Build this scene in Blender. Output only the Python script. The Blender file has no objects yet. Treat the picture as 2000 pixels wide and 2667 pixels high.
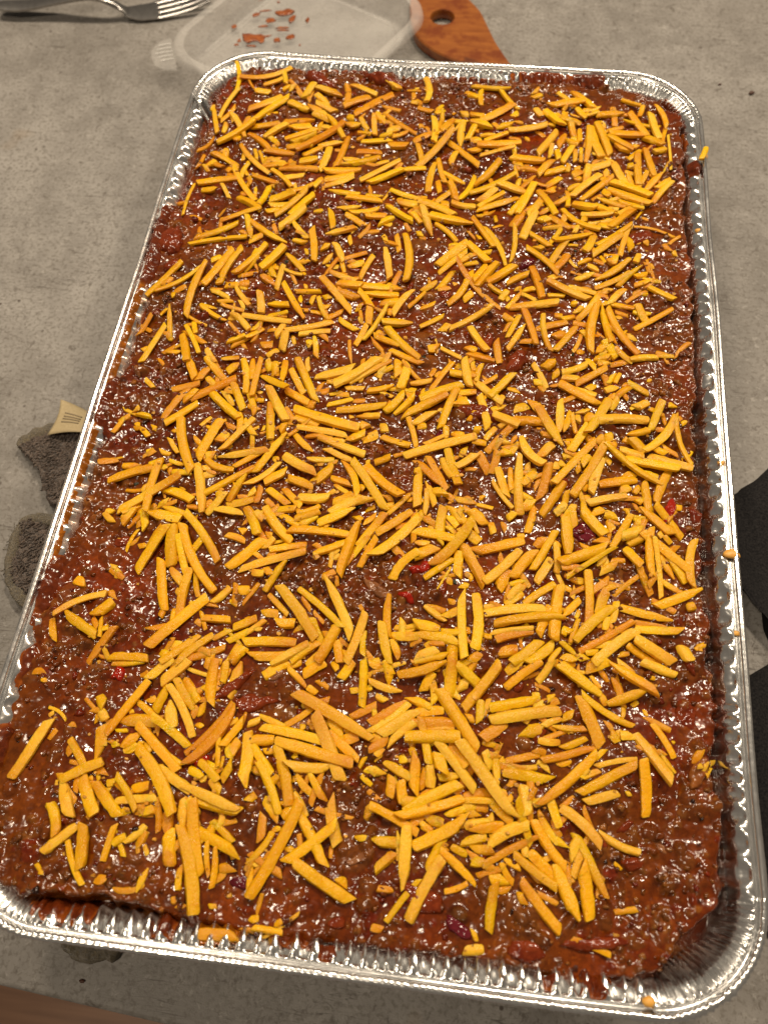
import bpy, bmesh, math, random
import numpy as np
from mathutils import Vector, Matrix

random.seed(7)
rng = np.random.default_rng(11)
SC = bpy.context.scene
COL = SC.collection
HR = 0.070                     # height of the tray's rim above the countertop (m)

# ------------------------------------------------------------------ camera
cd = bpy.data.cameras.new('camera')
cam = bpy.data.objects.new('camera', cd)
COL.objects.link(cam)
cd.sensor_fit = 'VERTICAL'
cd.sensor_height = 36.0
cd.lens = 2110.0 / 2667.0 * 36.0
cd.clip_start = 0.01
cd.clip_end = 50
cd.dof.use_dof = True
cd.dof.focus_distance = 0.40
cd.dof.aperture_fstop = 9.0
RT = ((0.99324437, 0.11372401, -0.02307553),
      (0.09203899, -0.89317115, -0.44019783),
      (-0.07067146, 0.43510016, -0.89760425))
m = Matrix.Identity(4)
for i in range(3):
    m[i][0] = RT[0][i]
    m[i][1] = -RT[1][i]
    m[i][2] = -RT[2][i]
m[0][3], m[1][3], m[2][3] = 0.02384739, -0.23660921, 0.34698897 + HR
cam.matrix_world = m
SC.camera = cam

# ------------------------------------------------------------------ world, lamps, exposure
W = bpy.data.worlds.new('World')
SC.world = W
W.use_nodes = True
W.node_tree.nodes['Background'].inputs[0].default_value = (1.0, 0.84, 0.66, 1)
W.node_tree.nodes['Background'].inputs[1].default_value = 0.17


def lamp(name, loc, target, size, watts, color=(1.0, 0.84, 0.64)):
    l = bpy.data.lights.new(name, 'AREA')
    l.shape = 'DISK'
    l.size = size
    l.energy = watts
    l.color = color
    o = bpy.data.objects.new(name, l)
    COL.objects.link(o)
    o.location = loc
    o.rotation_euler = (Vector(target) - Vector(loc)).to_track_quat('-Z', 'Y').to_euler()
    return o


lamp('ceiling_lamp', (0.30, 0.95, 1.75), (0.0, 0.10, 0), 0.22, 25)
lamp('ceiling_lamp.001', (1.25, 0.95, 1.80), (0.1, 0.0, 0), 0.24, 20)
lamp('ceiling_lamp.002', (-0.75, 0.95, 1.80), (0, 0.1, 0), 0.24, 18)
lamp('ceiling_lamp.003', (-0.55, -0.75, 1.90), (0, 0, 0), 0.22, 15)
SC.view_settings.view_transform = 'Standard'
SC.view_settings.look = 'None'
SC.view_settings.exposure = -0.25
SC.view_settings.gamma = 1.0
SC.view_settings.use_curve_mapping = False
SC.cycles.max_bounces = 6
SC.cycles.transparent_max_bounces = 8
SC.cycles.caustics_reflective = False
SC.cycles.caustics_refractive = False
SC.cycles.sample_clamp_indirect = 6.0


# ------------------------------------------------------------------ helpers
def link(o, parent=None, label=None, cat=None, group=None, kind=None):
    COL.objects.link(o)
    if parent is not None:
        o.parent = parent
    if label:
        o['label'] = label
    if cat:
        o['category'] = cat
    if group:
        o['group'] = group
    if kind:
        o['kind'] = kind
    return o


def empty(name, loc, **k):
    o = bpy.data.objects.new(name, None)
    o.location = loc
    o.empty_display_size = 0.01
    return link(o, **k)


def mesh_obj(name, verts, faces, mat, parent=None, smooth=True, sharp=None, col=None, loc=None, **k):
    me = bpy.data.meshes.new(name)
    verts = np.asarray(verts, dtype=np.float64)
    off = np.zeros(3)
    if parent is not None:
        off = off + np.array(parent_loc(parent))
    if loc is not None:
        off = np.array(loc, dtype=float)
    vv = verts - off
    if isinstance(faces, np.ndarray) and faces.ndim == 2:
        n = faces.shape[1]
        me.vertices.add(len(vv))
        me.vertices.foreach_set('co', vv.astype(np.float32).ravel())
        me.loops.add(faces.size)
        me.loops.foreach_set('vertex_index', faces.astype(np.int32).ravel())
        me.polygons.add(len(faces))
        me.polygons.foreach_set('loop_start', np.arange(0, faces.size, n, dtype=np.int32))
        me.update(calc_edges=True)
        me.validate()
    else:
        me.from_pydata([tuple(v) for v in vv], [], [tuple(f) for f in faces])
        me.update()
    if smooth:
        me.polygons.foreach_set('use_smooth', np.ones(len(me.polygons), dtype=bool))
    if sharp is not None:
        me.set_sharp_from_angle(angle=math.radians(sharp))
    if col is not None:
        a = me.color_attributes.new('col', 'FLOAT_COLOR', 'POINT')
        c = np.ones((len(vv), 4), dtype=np.float32)
        c[:, :3] = col
        a.data.foreach_set('color', c.ravel())
    me.materials.append(mat)
    o = bpy.data.objects.new(name, me)
    if loc is not None:
        o.location = loc
    return link(o, parent=parent, **k)


def parent_loc(p):
    v = Vector((0, 0, 0))
    while p is not None:
        v = v + p.location
        p = p.parent
    return v


def grid_faces(nu, nv, wrap_u=False):
    iu = np.arange(nu if wrap_u else nu - 1)
    iv = np.arange(nv - 1)
    A, B = np.meshgrid(iu, iv, indexing='ij')
    a = A * nv + B
    b = ((A + 1) % nu) * nv + B
    return np.stack([a, b, b + 1, a + 1], -1).reshape(-1, 4)


def vnoise(x, y, scale, seed):
    """smooth value noise, -1..1"""
    r = np.random.default_rng(seed)
    T = r.uniform(-1, 1, (128, 128))
    ca, sa = math.cos(0.4 + seed * 0.77), math.sin(0.4 + seed * 0.77)      # each noise has its own grid direction
    x, y = np.asarray(x, float), np.asarray(y, float)
    u = (x * ca - y * sa) / scale + 64.37
    v = (x * sa + y * ca) / scale + 64.71
    i = np.floor(u).astype(int)
    j = np.floor(v).astype(int)
    fu, fv = u - i, v - j
    fu = fu * fu * (3 - 2 * fu)
    fv = fv * fv * (3 - 2 * fv)
    g = lambda a, b: T[a % 128, b % 128]
    return (g(i, j) * (1 - fu) + g(i + 1, j) * fu) * (1 - fv) + (g(i, j + 1) * (1 - fu) + g(i + 1, j + 1) * fu) * fv


def sstep(a, b, x):
    t = np.clip((x - a) / (b - a), 0, 1)
    return t * t * (3 - 2 * t)


# ------------------------------------------------------------------ materials
class NT:
    def __init__(self, name):
        self.m = bpy.data.materials.new(name)
        self.m.use_nodes = True
        self.t = self.m.node_tree
        self.b = self.t.nodes['Principled BSDF']
        self.tc = self.t.nodes.new('ShaderNodeTexCoord')

    def n(self, typ, **k):
        nd = self.t.nodes.new(typ)
        for a, v in k.items():
            setattr(nd, a, v)
        return nd

    def l(self, a, b):
        self.t.links.new(a, b)

    def noise(self, scale, detail=3, rough=0.55, coord='Object', dist=0.0, vec=None):
        nd = self.n('ShaderNodeTexNoise')
        nd.inputs['Scale'].default_value = scale
        nd.inputs['Detail'].default_value = detail
        nd.inputs['Roughness'].default_value = rough
        nd.inputs['Distortion'].default_value = dist
        self.l(vec if vec is not None else self.tc.outputs[coord], nd.inputs['Vector'])
        return nd.outputs['Fac']

    def vor(self, scale, feature='F1', coord='Object'):
        nd = self.n('ShaderNodeTexVoronoi', feature=feature)
        nd.inputs['Scale'].default_value = scale
        self.l(self.tc.outputs[coord], nd.inputs['Vector'])
        return nd

    def ramp(self, fac, stops):
        nd = self.n('ShaderNodeValToRGB')
        e = nd.color_ramp.elements
        while len(e) < len(stops):
            e.new(0.5)
        for el, (p, c) in zip(e, stops):
            el.position = p
            el.color = (c, c, c, 1) if isinstance(c, (int, float)) else (*c, 1)
        self.l(fac, nd.inputs[0])
        return nd.outputs[0]

    def mix(self, fac, a, b, mode='MIX'):
        nd = self.n('ShaderNodeMix', data_type='RGBA', blend_type=mode)
        for s, v in ((nd.inputs[0], fac), (nd.inputs[6], a), (nd.inputs[7], b)):
            if hasattr(v, 'links') or hasattr(v, 'is_linked'):
                self.l(v, s)
            elif isinstance(v, (int, float)):
                s.default_value = v
            else:
                s.default_value = (*v, 1)
        return nd.outputs[2]

    def math(self, op, a, b=0.0):
        nd = self.n('ShaderNodeMath', operation=op)
        for s, v in ((nd.inputs[0], a), (nd.inputs[1], b)):
            if hasattr(v, 'is_linked'):
                self.l(v, s)
            else:
                s.default_value = v
        return nd.outputs[0]

    def bump(self, h, strength, dist, prev=None):
        nd = self.n('ShaderNodeBump')
        nd.inputs['Strength'].default_value = strength
        nd.inputs['Distance'].default_value = dist
        self.l(h, nd.inputs['Height'])
        if prev is not None:
            self.l(prev, nd.inputs['Normal'])
        return nd.outputs[0]

    def set(self, **k):
        for a, v in k.items():
            s = self.b.inputs[a.replace('_', ' ')]
            if hasattr(v, 'is_linked'):
                self.l(v, s)
            elif isinstance(v, tuple):
                s.default_value = (*v, 1) if len(v) == 3 and len(s.default_value) == 4 else v
            else:
                s.default_value = v
        return self.m


def mat_countertop():
    M = NT('worn_grey_laminate')
    big = M.noise(7, 4, 0.6)
    mid = M.noise(38, 5, 0.65)
    fine = M.noise(420, 3, 0.6)
    c = M.ramp(big, [(0.3, (0.200, 0.187, 0.172)), (0.7, (0.280, 0.263, 0.244))])
    c = M.mix(M.ramp(mid, [(0.40, 0.0), (0.62, 0.75)]), c, (0.345, 0.327, 0.306))
    c = M.mix(M.ramp(M.noise(3.1, 3, 0.6), [(0.42, 0.35), (0.6, 0.0)]), c, (0.14, 0.127, 0.112))
    c = M.mix(M.ramp(fine, [(0.36, 0.7), (0.5, 0.0)]), c, (0.15, 0.135, 0.115))
    c = M.mix(M.ramp(M.noise(170, 5, 0.75, dist=0.8), [(0.33, 0.85), (0.44, 0.0)]), c, (0.12, 0.105, 0.09))
    c = M.mix(M.ramp(M.noise(240, 4, 0.7, dist=0.5), [(0.58, 0.0), (0.68, 0.45)]), c, (0.415, 0.395, 0.37))
    # small dark specks
    v = M.vor(75)
    sp = M.ramp(v.outputs['Distance'], [(0.05, 1.0), (0.10, 0.0)])
    gate = M.ramp(M.noise(19, 2), [(0.50, 0.0), (0.60, 0.9)])
    c = M.mix(M.math('MULTIPLY', sp, gate), c, (0.06, 0.045, 0.035))
    # knife scratches: long thin lines in two directions
    for ang, sc, seed in ((0.9, 26, 3.0), (-0.5, 19, 9.0)):
        mp = M.n('ShaderNodeMapping')
        mp.inputs['Rotation'].default_value = (0, 0, ang)
        mp.inputs['Location'].default_value = (seed, seed * 0.7, 0)
        mp.inputs['Scale'].default_value = (1.0, 16.0, 1.0)
        M.l(M.tc.outputs['Object'], mp.inputs['Vector'])
        ln = M.noise(sc, 1.5, 0.5, vec=mp.outputs[0], dist=0.3)
        li = M.ramp(ln, [(0.490, 0.0), (0.5, 0.8), (0.510, 0.0)])
        gt = M.ramp(M.noise(9 + seed, 2), [(0.54, 0.0), (0.60, 1.0)])
        c = M.mix(M.math('MULTIPLY', li, gt), c, (0.07, 0.058, 0.047))
    # faint food stains
    c = M.mix(M.ramp(M.noise(13.5, 2, 0.5), [(0.69, 0.0), (0.76, 0.35)]), c, (0.33, 0.20, 0.075))
    h = M.bump(fine, 0.22, 0.0006)
    h = M.bump(M.noise(1500, 2, 0.5), 0.25, 0.0003, h)
    h = M.bump(mid, 0.3, 0.0012, h)
    r = M.ramp(mid, [(0.3, 0.36), (0.7, 0.5)])
    return M.set(Base_Color=c, Roughness=r, Normal=h, Specular_IOR_Level=0.18)


def mat_edge():
    M = NT('dark_edge_band')
    c = M.ramp(M.noise(60, 4), [(0.3, (0.05, 0.042, 0.03)), (0.7, (0.11, 0.092, 0.065))])
    return M.set(Base_Color=c, Roughness=0.5)


def mat_floor(i):
    M = NT('floor_wood')
    mp = M.n('ShaderNodeMapping')
    mp.inputs['Scale'].default_value = (3.0, 60.0, 1.0)
    mp.inputs['Location'].default_value = (i * 1.7, i * 0.31, 0)
    M.l(M.tc.outputs['Object'], mp.inputs['Vector'])
    g = M.noise(2.2, 6, 0.62, vec=mp.outputs[0], dist=0.4)
    c = M.ramp(g, [(0.25, (0.22, 0.10, 0.048)), (0.75, (0.42, 0.215, 0.115))])
    return M.set(Base_Color=c, Roughness=0.42, Normal=M.bump(g, 0.2, 0.001))


def mat_foil():
    M = NT('crimped_aluminium_foil')
    n1 = M.noise(260, 4, 0.6)
    n2 = M.noise(70, 3, 0.6)
    h = M.bump(n1, 0.06, 0.0005)
    h = M.bump(n2, 0.2, 0.0012, h)
    # orange grease film where food touched the metal (attribute col.r) broken up by noise
    at = M.n('ShaderNodeAttribute', attribute_name='col')
    sep = M.n('ShaderNodeSeparateColor')
    M.l(at.outputs['Color'], sep.inputs[0])
    s = M.math('MULTIPLY', sep.outputs[0], M.ramp(M.noise(120, 4, 0.6, dist=1.0), [(0.42, 0.0), (0.58, 1.0)]))
    s2 = M.math('MAXIMUM', s, sep.outputs[1])
    c = M.mix(s, (0.89, 0.885, 0.87), M.ramp(n2, [(0.3, (0.22, 0.06, 0.010)), (0.7, (0.60, 0.25, 0.045))]))
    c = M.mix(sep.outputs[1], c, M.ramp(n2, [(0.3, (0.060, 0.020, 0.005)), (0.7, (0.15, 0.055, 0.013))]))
    r = M.math('ADD', M.ramp(n2, [(0.3, 0.17), (0.7, 0.26)]), M.math('MULTIPLY', s2, 0.08))
    mt = M.math('SUBTRACT', 1.0, M.math('MULTIPLY', s2, 0.72))
    return M.set(Base_Color=c, Roughness=r, Metallic=mt, Normal=h)


def mat_sauce(name='meat_sauce', tint=1.0):
    M = NT(name)
    at = M.n('ShaderNodeAttribute', attribute_name='col')
    v = M.noise(330, 4, 0.65)
    c = M.mix(M.ramp(v, [(0.34, 0.75), (0.6, 0.0)]), at.outputs['Color'], M.mix(1.0, at.outputs['Color'], (0.45, 0.40, 0.36), 'MULTIPLY'))
    c = M.mix(M.ramp(M.noise(620, 2, 0.5), [(0.60, 0.0), (0.70, 0.5)]), c, M.mix(1.0, at.outputs['Color'], (1.7, 2.0, 1.6), 'MULTIPLY'))
    h = M.bump(M.noise(340, 1, 0.5), 0.38, 0.0011)
    r = M.ramp(M.noise(210, 3, 0.6), [(0.35, 0.11), (0.7, 0.24)])
    return M.set(Base_Color=c, Roughness=r, Normal=h, Specular_IOR_Level=0.45)


def mat_cheese():
    M = NT('cheddar')
    at = M.n('ShaderNodeAttribute', attribute_name='col')
    n = M.noise(260, 4, 0.6)
    c = M.mix(M.ramp(n, [(0.35, 0.35), (0.6, 0.0)]), at.outputs['Color'], M.mix(1.0, at.outputs['Color'], (0.86, 0.66, 0.40), 'MULTIPLY'))
    c = M.mix(M.ramp(M.noise(900, 2, 0.5), [(0.62, 0.0), (0.74, 0.25)]), c, (0.90, 0.56, 0.09))
    c = M.mix(M.ramp(M.noise(105, 4, 0.65, dist=0.8), [(0.58, 0.0), (0.70, 0.5)]), c, (0.58, 0.20, 0.006))
    c = M.mix(M.ramp(M.noise(430, 2, 0.5), [(0.72, 0.0), (0.77, 0.7)]), c, (0.20, 0.04, 0.004))
    h = M.bump(M.noise(800, 2, 0.6), 0.6, 0.0007)
    h = M.bump(M.noise(1900, 2, 0.5), 0.3, 0.0003, h)
    r = M.ramp(M.noise(150, 3), [(0.35, 0.16), (0.7, 0.42)])
    return M.set(Base_Color=c, Roughness=r, Normal=h, Specular_IOR_Level=0.24,
                 Subsurface_Weight=0.35, Subsurface_Radius=(0.0018, 0.0009, 0.0002), Subsurface_Scale=1.0)


def mat_veg(name, ca, cb, rough=0.12, sss=0.0):
    M = NT(name)
    c = M.ramp(M.noise(240, 4, 0.6), [(0.3, ca), (0.7, cb)])
    h = M.bump(M.noise(430, 1, 0.5), 0.7, 0.001)
    M.set(Base_Color=c, Roughness=rough, Normal=h, Specular_IOR_Level=0.4)
    if sss:
        M.set(Subsurface_Weight=sss, Subsurface_Radius=(0.002, 0.001, 0.0006), Subsurface_Scale=1.0)
    return M.m


def mat_simple(name, c, rough=0.5, metal=0.0, noise_scale=None, c2=None, bump=None):
    M = NT(name)
    if noise_scale:
        n = M.noise(noise_scale, 4, 0.6)
        M.set(Base_Color=M.ramp(n, [(0.3, c), (0.7, c2 or c)]))
        if bump:
            M.set(Normal=M.bump(n, bump[0], bump[1]))
    else:
        M.set(Base_Color=c)
    return M.set(Roughness=rough, Metallic=metal)


def mat_plastic(lo=0.22, hi=0.36):
    M = NT('clear_plastic')
    n = M.noise(30, 3)
    M.set(Base_Color=(0.80, 0.78, 0.75), Roughness=M.ramp(n, [(0.3, 0.16), (0.7, 0.30)]),
          Alpha=M.ramp(M.noise(24, 3, 0.6), [(0.3, lo), (0.7, hi)]), Specular_IOR_Level=0.9,
          Normal=M.bump(n, 0.2, 0.002))
    return M.m


def mat_spatula():
    M = NT('sauce_stained_wood')
    mp = M.n('ShaderNodeMapping')
    mp.inputs['Rotation'].default_value = (0, 0, 0.9)
    mp.inputs['Scale'].default_value = (1.0, 7.0, 1.0)
    M.l(M.tc.outputs['Object'], mp.inputs['Vector'])
    g = M.noise(40, 5, 0.6, vec=mp.outputs[0])
    c = M.ramp(g, [(0.25, (0.20, 0.052, 0.009)), (0.75, (0.36, 0.120, 0.023))])
    c = M.mix(M.ramp(M.noise(75, 3, 0.6), [(0.46, 0.0), (0.62, 0.85)]), c, (0.17, 0.034, 0.007))
    c = M.mix(M.ramp(M.noise(48, 2, 0.5, dist=0.4), [(0.66, 0.0), (0.72, 0.8)]), c, (0.10, 0.028, 0.012))
    return M.set(Base_Color=c, Roughness=0.3, Normal=M.bump(g, 0.2, 0.0006), Coat_Weight=0.2)


def mat_terry(name, ca, cb):
    M = NT(name)
    n = M.noise(420, 5, 0.75, dist=2.0)
    c = M.ramp(n, [(0.36, ca), (0.62, cb)])
    h = M.bump(n, 1.0, 0.004)
    return M.set(Base_Color=c, Roughness=0.95, Normal=h, Specular_IOR_Level=0.1, Sheen_Weight=0.3)


def mat_black_fabric():
    M = NT('black_knit')
    n = M.noise(900, 3, 0.6)
    c = M.ramp(n, [(0.3, (0.008, 0.008, 0.009)), (0.7, (0.028, 0.026, 0.026))])
    lint = M.ramp(M.vor(220).outputs['Distance'], [(0.04, 0.3), (0.07, 0.0)])
    gate = M.ramp(M.noise(60, 2), [(0.62, 0.0), (0.68, 1.0)])
    c = M.mix(M.math('MULTIPLY', lint, gate), c, (0.2, 0.19, 0.18))
    return M.set(Base_Color=c, Roughness=0.95, Specular_IOR_Level=0.08, Normal=M.bump(n, 0.5, 0.0008))


M_TOP, M_EDGE, M_FOIL = mat_countertop(), mat_edge(), mat_foil()
M_SAUCE, M_CHEESE = mat_sauce(), mat_cheese()
M_CRUMB = mat_sauce('ground_meat')
M_TOMATO = mat_veg('cooked_tomato', (0.12, 0.014, 0.003), (0.235, 0.040, 0.009))
M_PEPPER = mat_veg('red_pepper', (0.22, 0.009, 0.003), (0.38, 0.018, 0.006))
M_ONION = mat_veg('soft_onion', (0.17, 0.055, 0.018), (0.30, 0.125, 0.05), 0.15)
M_BEET = mat_veg('purple_onion', (0.08, 0.006, 0.010), (0.15, 0.014, 0.022))
M_HERB = mat_veg('dark_herb', (0.010, 0.012, 0.006), (0.03, 0.035, 0.014), 0.4)
M_PASTA = mat_veg('pasta_edge', (0.17, 0.04, 0.008), (0.32, 0.11, 0.022), 0.2)

# ------------------------------------------------------------------ setting: countertop and floor
E0 = np.array([-0.1538, -0.2881])
E1 = np.array([-0.078, -0.2939])
ed = (E1 - E0) / np.linalg.norm(E1 - E0)
en = np.array([ed[1], -ed[0]])
if en[1] > 0:
    en = -en
a = E0 - ed * 1.1
b = E0 + ed * 1.7
top_poly = [a, b, b - en * 1.3, a - en * 1.3]
root = empty('countertop', (0, 0, 0), kind='structure')
T = 0.032
r = 0.0022
prof = [(0.0, 1.3), (0.0, 0.004)]        # (z, distance inside the edge): top sheet, rounded nose, face
for k in range(5):
    t = k / 4 * math.pi / 2
    prof.append((-r + r * math.cos(t), r - r * math.sin(t) + 0.0))
vs, fs = [], []
for zz, din in prof:
    for p in (a, b):
        q = p - en * din
        vs.append((q[0], q[1], zz))
for i in range(len(prof) - 1):
    fs.append((2 * i, 2 * i + 1, 2 * i + 3, 2 * i + 2))
mesh_obj('worktop_surface', vs, fs, M_TOP, root)
vs, fs = [], []
pr2 = [(-r - 0.0001, 0.0), (-T, 0.0), (-T, 1.3)]
for zz, din in pr2:
    for p in (a, b):
        q = p - en * din
        vs.append((q[0], q[1], zz))
for i in range(len(pr2) - 1):
    fs.append((2 * i, 2 * i + 1, 2 * i + 3, 2 * i + 2))
mesh_obj('edge_band', vs, fs, M_EDGE, root, smooth=False)

fl = empty('floor', (0, 0, -0.80), kind='structure')
pw = 0.115
for i in range(9):
    y0 = -0.95 + i * pw
    for j in range(2):
        x0 = -1.2 + j * 1.15 + (0.3 if i % 2 else 0.0)
        g = 0.0012
        z1 = -0.80
        z0 = z1 - 0.012
        b_ = 0.002
        xs0, xs1, ys0, ys1 = x0 + g, x0 + 1.15 - g, y0 + g, y0 + pw - g
        v = [(xs0, ys0, z0), (xs1, ys0, z0), (xs1, ys1, z0), (xs0, ys1, z0),
             (xs0, ys0, z1 - b_), (xs1, ys0, z1 - b_), (xs1, ys1, z1 - b_), (xs0, ys1, z1 - b_),
             (xs0 + b_, ys0 + b_, z1), (xs1 - b_, ys0 + b_, z1), (xs1 - b_, ys1 - b_, z1), (xs0 + b_, ys1 - b_, z1)]
        f = [(3, 2, 1, 0)]
        for s in (0, 4):
            for k in range(4):
                f.append((s + k, s + (k + 1) % 4, s + 4 + (k + 1) % 4, s + 4 + k))
        f.append((8, 9, 10, 11))
        mesh_obj('plank', v, f, mat_floor(i * 2 + j), fl, smooth=False)

# ------------------------------------------------------------------ foil tray
HX, HY, RC = 0.162, 0.2635, 0.046       # half width, half length, corner radius of the outer rim
SEG = [('r', 2 * (HY - RC)), ('c', math.pi / 2 * RC), ('t', 2 * (HX - RC)), ('c', math.pi / 2 * RC)] * 2
PER = sum(s[1] for s in SEG)


def rim_frame(s):
    """outer-rim position, inward normal and cornerness for perimeter coordinate array s (m)"""
    s = np.mod(s, PER)
    x = np.zeros_like(s); y = np.zeros_like(s); nx = np.zeros_like(s); ny = np.zeros_like(s); cn = np.zeros_like(s)
    cx, cy = HX - RC, HY - RC
    pos = 0.0
    starts = [((HX, -cy), (0, 1), (-1, 0)), None, ((cx, HY), (-1, 0), (0, -1)), None,
              ((-HX, cy), (0, -1), (1, 0)), None, ((-cx, -HY), (1, 0), (0, 1)), None]
    ccs = [None, (cx, cy, 0), None, (-cx, cy, math.pi / 2), None, (-cx, -cy, math.pi), None, (cx, -cy, 1.5 * math.pi)]
    for k, (ty, ln) in enumerate(SEG):
        mk = (s >= pos) & (s < pos + ln + 1e-12)
        t = s - pos
        if ty != 'c':
            (px, py), (dx, dy), (ix, iy) = starts[k]
            x[mk] = px + dx * t[mk]; y[mk] = py + dy * t[mk]; nx[mk] = ix; ny[mk] = iy
        else:
            ox, oy, a0 = ccs[k]
            an = a0 + t[mk] / RC
            x[mk] = ox + RC * np.cos(an); y[mk] = oy + RC * np.sin(an)
            nx[mk] = -np.cos(an); ny[mk] = -np.sin(an)
            cn[mk] = np.sin(t[mk] / ln * math.pi) ** 0.35
        pos += ln
    return x, y, nx, ny, cn


def s_of(px, py):
    ss = np.arange(0, PER, 0.001)
    x, y, *_ = rim_frame(ss)
    return float(ss[np.argmin((x - px) ** 2 + (y - py) ** 2)])


PD = np.array([3.2, 3.8, 4.5, 5.1, 6.5, 8.0, 9.5, 11.0, 12.4, 14.0, 17.0, 20.0, 24.0, 28.0, 30.5, 33.0]) / 1000
PZ = np.array([-1.8, -2.6, -2.6, -1.6, -2.1, -2.9, -3.8, -4.8, -6.2, -10.0, -21.0, -32.0, -46.0, -55.0, -58.0, -59.0]) / 1000
rr_ = np.random.default_rng(5)
# uneven crimp spacing: warp of the perimeter coordinate
_ws = [0.0]
while _ws[-1] < PER:
    _x, _y, *_r = rim_frame(np.array([_ws[-1]]))
    _ws.append(_ws[-1] + (0.0062 if abs(float(_y[0])) > HY - 0.012 else 0.0092) * rr_.uniform(0.62, 1.4))
_ws = np.array(_ws)
_wk = np.arange(len(_ws)) * 1.0


def tray_surf(s, d, flutes=1.0):
    """point on the inside of the pan at perimeter coordinate s and horizontal distance d in from the rim's edge"""
    x, y, nx, ny, cn = rim_frame(s)
    lf = nx * nx                       # the long sides have a narrower shelf
    z = np.interp(d + lf * 0.30 * np.maximum(d - 0.005, 0) * (1 - sstep(0.012, 0.022, d) * 0.8), PD, PZ)
    ph = np.interp(np.mod(s, PER), _ws, _wk) * 2 * math.pi
    env = sstep(0.0049, 0.0072, d) * (1 - 0.95 * sstep(0.0125, 0.0160, d + lf * 0.004))
    wav = np.sin(ph)
    wav = wav + 0.25 * (1 - lf) * np.sin(2 * ph + d * 900)
    amp = (0.00125 + 0.0005 * vnoise(s * 1000, s * 0, 21, 3)) * env * (1 - 0.35 * lf)
    # tight radial pleats in the corners, running from the rim right down the wall
    envc = sstep(0.0040, 0.0062, d) * (1 - 0.6 * sstep(0.018, 0.028, d))
    ph2 = s / 0.0036 * 2 * math.pi
    tri = 2 / math.pi * np.arcsin(np.sin(ph2 + 1.4 * vnoise(s * 1000, d * 0, 6, 9)))
    off = wav * amp * (1 - cn) + cn * envc * tri * (0.0012 + 0.0005 * vnoise(s * 1000, d * 1000, 9, 4))
    off = off + 0.00022 * vnoise(s * 1000, d * 2500, 7, 12) * sstep(0.004, 0.007, d)
    off = off * flutes
    bow = 0.0007 * vnoise(s * 1000, d * 0, 60, 14)
    # move perpendicular to the sloping wall: mostly inward, partly up
    dd = d + off * 0.8 + bow
    z = z + off * 0.75 + 0.0006 * vnoise(s * 1000, d * 0, 45, 15)
    return x + nx * dd, y + ny * dd, z + HR


tray = empty('foil_tray', (0, 0, 0.012), label='large rectangular aluminium foil tray with crimped rim, full of lasagna', cat='tray')
NS = 3200
dfine = np.concatenate([np.linspace(3.2, 5.1, 6), np.linspace(5.6, 14.5, 22), np.linspace(15.5, 33.0, 13)]) / 1000
S, D = np.meshgrid(np.arange(NS) * PER / NS, dfine, indexing='ij')
X, Y, Z = tray_surf(S.ravel(), D.ravel())
ND = len(dfine)
V = np.stack([X, Y, Z], 1)
gre = (sstep(0.0105, 0.016, D) * 0.55).ravel()
# more grease on the left and far-right stretches where the food slopped up
gl = np.exp(-((Y - 0.0) / 0.16) ** 2) * (X < -0.13)
gre = np.clip(gre + 0.75 * gl * sstep(0.0045, 0.007, D.ravel()), 0, 1)
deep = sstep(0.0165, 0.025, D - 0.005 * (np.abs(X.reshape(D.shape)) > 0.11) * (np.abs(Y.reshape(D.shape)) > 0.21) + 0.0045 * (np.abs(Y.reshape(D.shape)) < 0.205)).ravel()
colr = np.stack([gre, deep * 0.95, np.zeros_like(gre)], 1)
F = grid_faces(NS, ND, True)
# flat bottom
ring = np.arange(NS) * ND + ND - 1
V = np.vstack([V, [[0, 0, HR - 0.059]]])
colr = np.vstack([colr, [[1, 1, 0]]])
tris = [(int(ring[i]), int(ring[(i + 1) % NS]), NS * ND) for i in range(NS)]
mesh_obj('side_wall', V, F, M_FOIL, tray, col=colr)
mesh_obj('base', np.vstack([V[ring], V[-1:]]), [(i, (i + 1) % NS, NS) for i in range(NS)], M_FOIL, tray, col=np.ones((NS + 1, 3)) * [1, 1, 0])
# rolled rim: a small tube with crimp dents, plus the skirt that hangs outside it
NT_ = 12
ss = np.arange(NS) * PER / NS
x, y, nx, ny, cn = rim_frame(ss)
bow = 0.0007 * vnoise(ss * 1000, ss * 0, 60, 14)
dent = 0.00022 * np.sin(ss / 0.0027 * 2 * math.pi + 2.0 * vnoise(ss * 1000, ss * 0, 5, 31)) + 0.00025 * vnoise(ss * 1000, ss * 0, 2.2, 30)
dent = dent * (0.14 + 1.2 * cn + 0.8 * (np.abs(y) > 0.25))
zr = 0.0006 * vnoise(ss * 1000, ss * 0, 45, 15)
V, cc = [], []
for k in range(NT_ + 1):
    t = math.pi * (-0.15 + 1.30 * k / NT_)          # inner foot, over the top, to the outer curl
    rad = 0.0016 + dent * (0.6 + 0.6 * math.sin(3 * t)) * 0.6
    din = 0.0016 + np.cos(t) * rad + bow
    V.append(np.stack([x + nx * din, y + ny * din, HR + zr - 0.0016 + np.sin(t) * rad], 1))
V = np.stack(V, 1).reshape(-1, 3)
mesh_obj('rim', V, grid_faces(NS, NT_ + 1, True), M_FOIL, tray,
         col=np.stack([np.repeat(0.35 * np.exp(-((y) / 0.16) ** 2) * (x < -0.13), NT_ + 1)] + [np.zeros(NS * (NT_ + 1))] * 2, 1))
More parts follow.
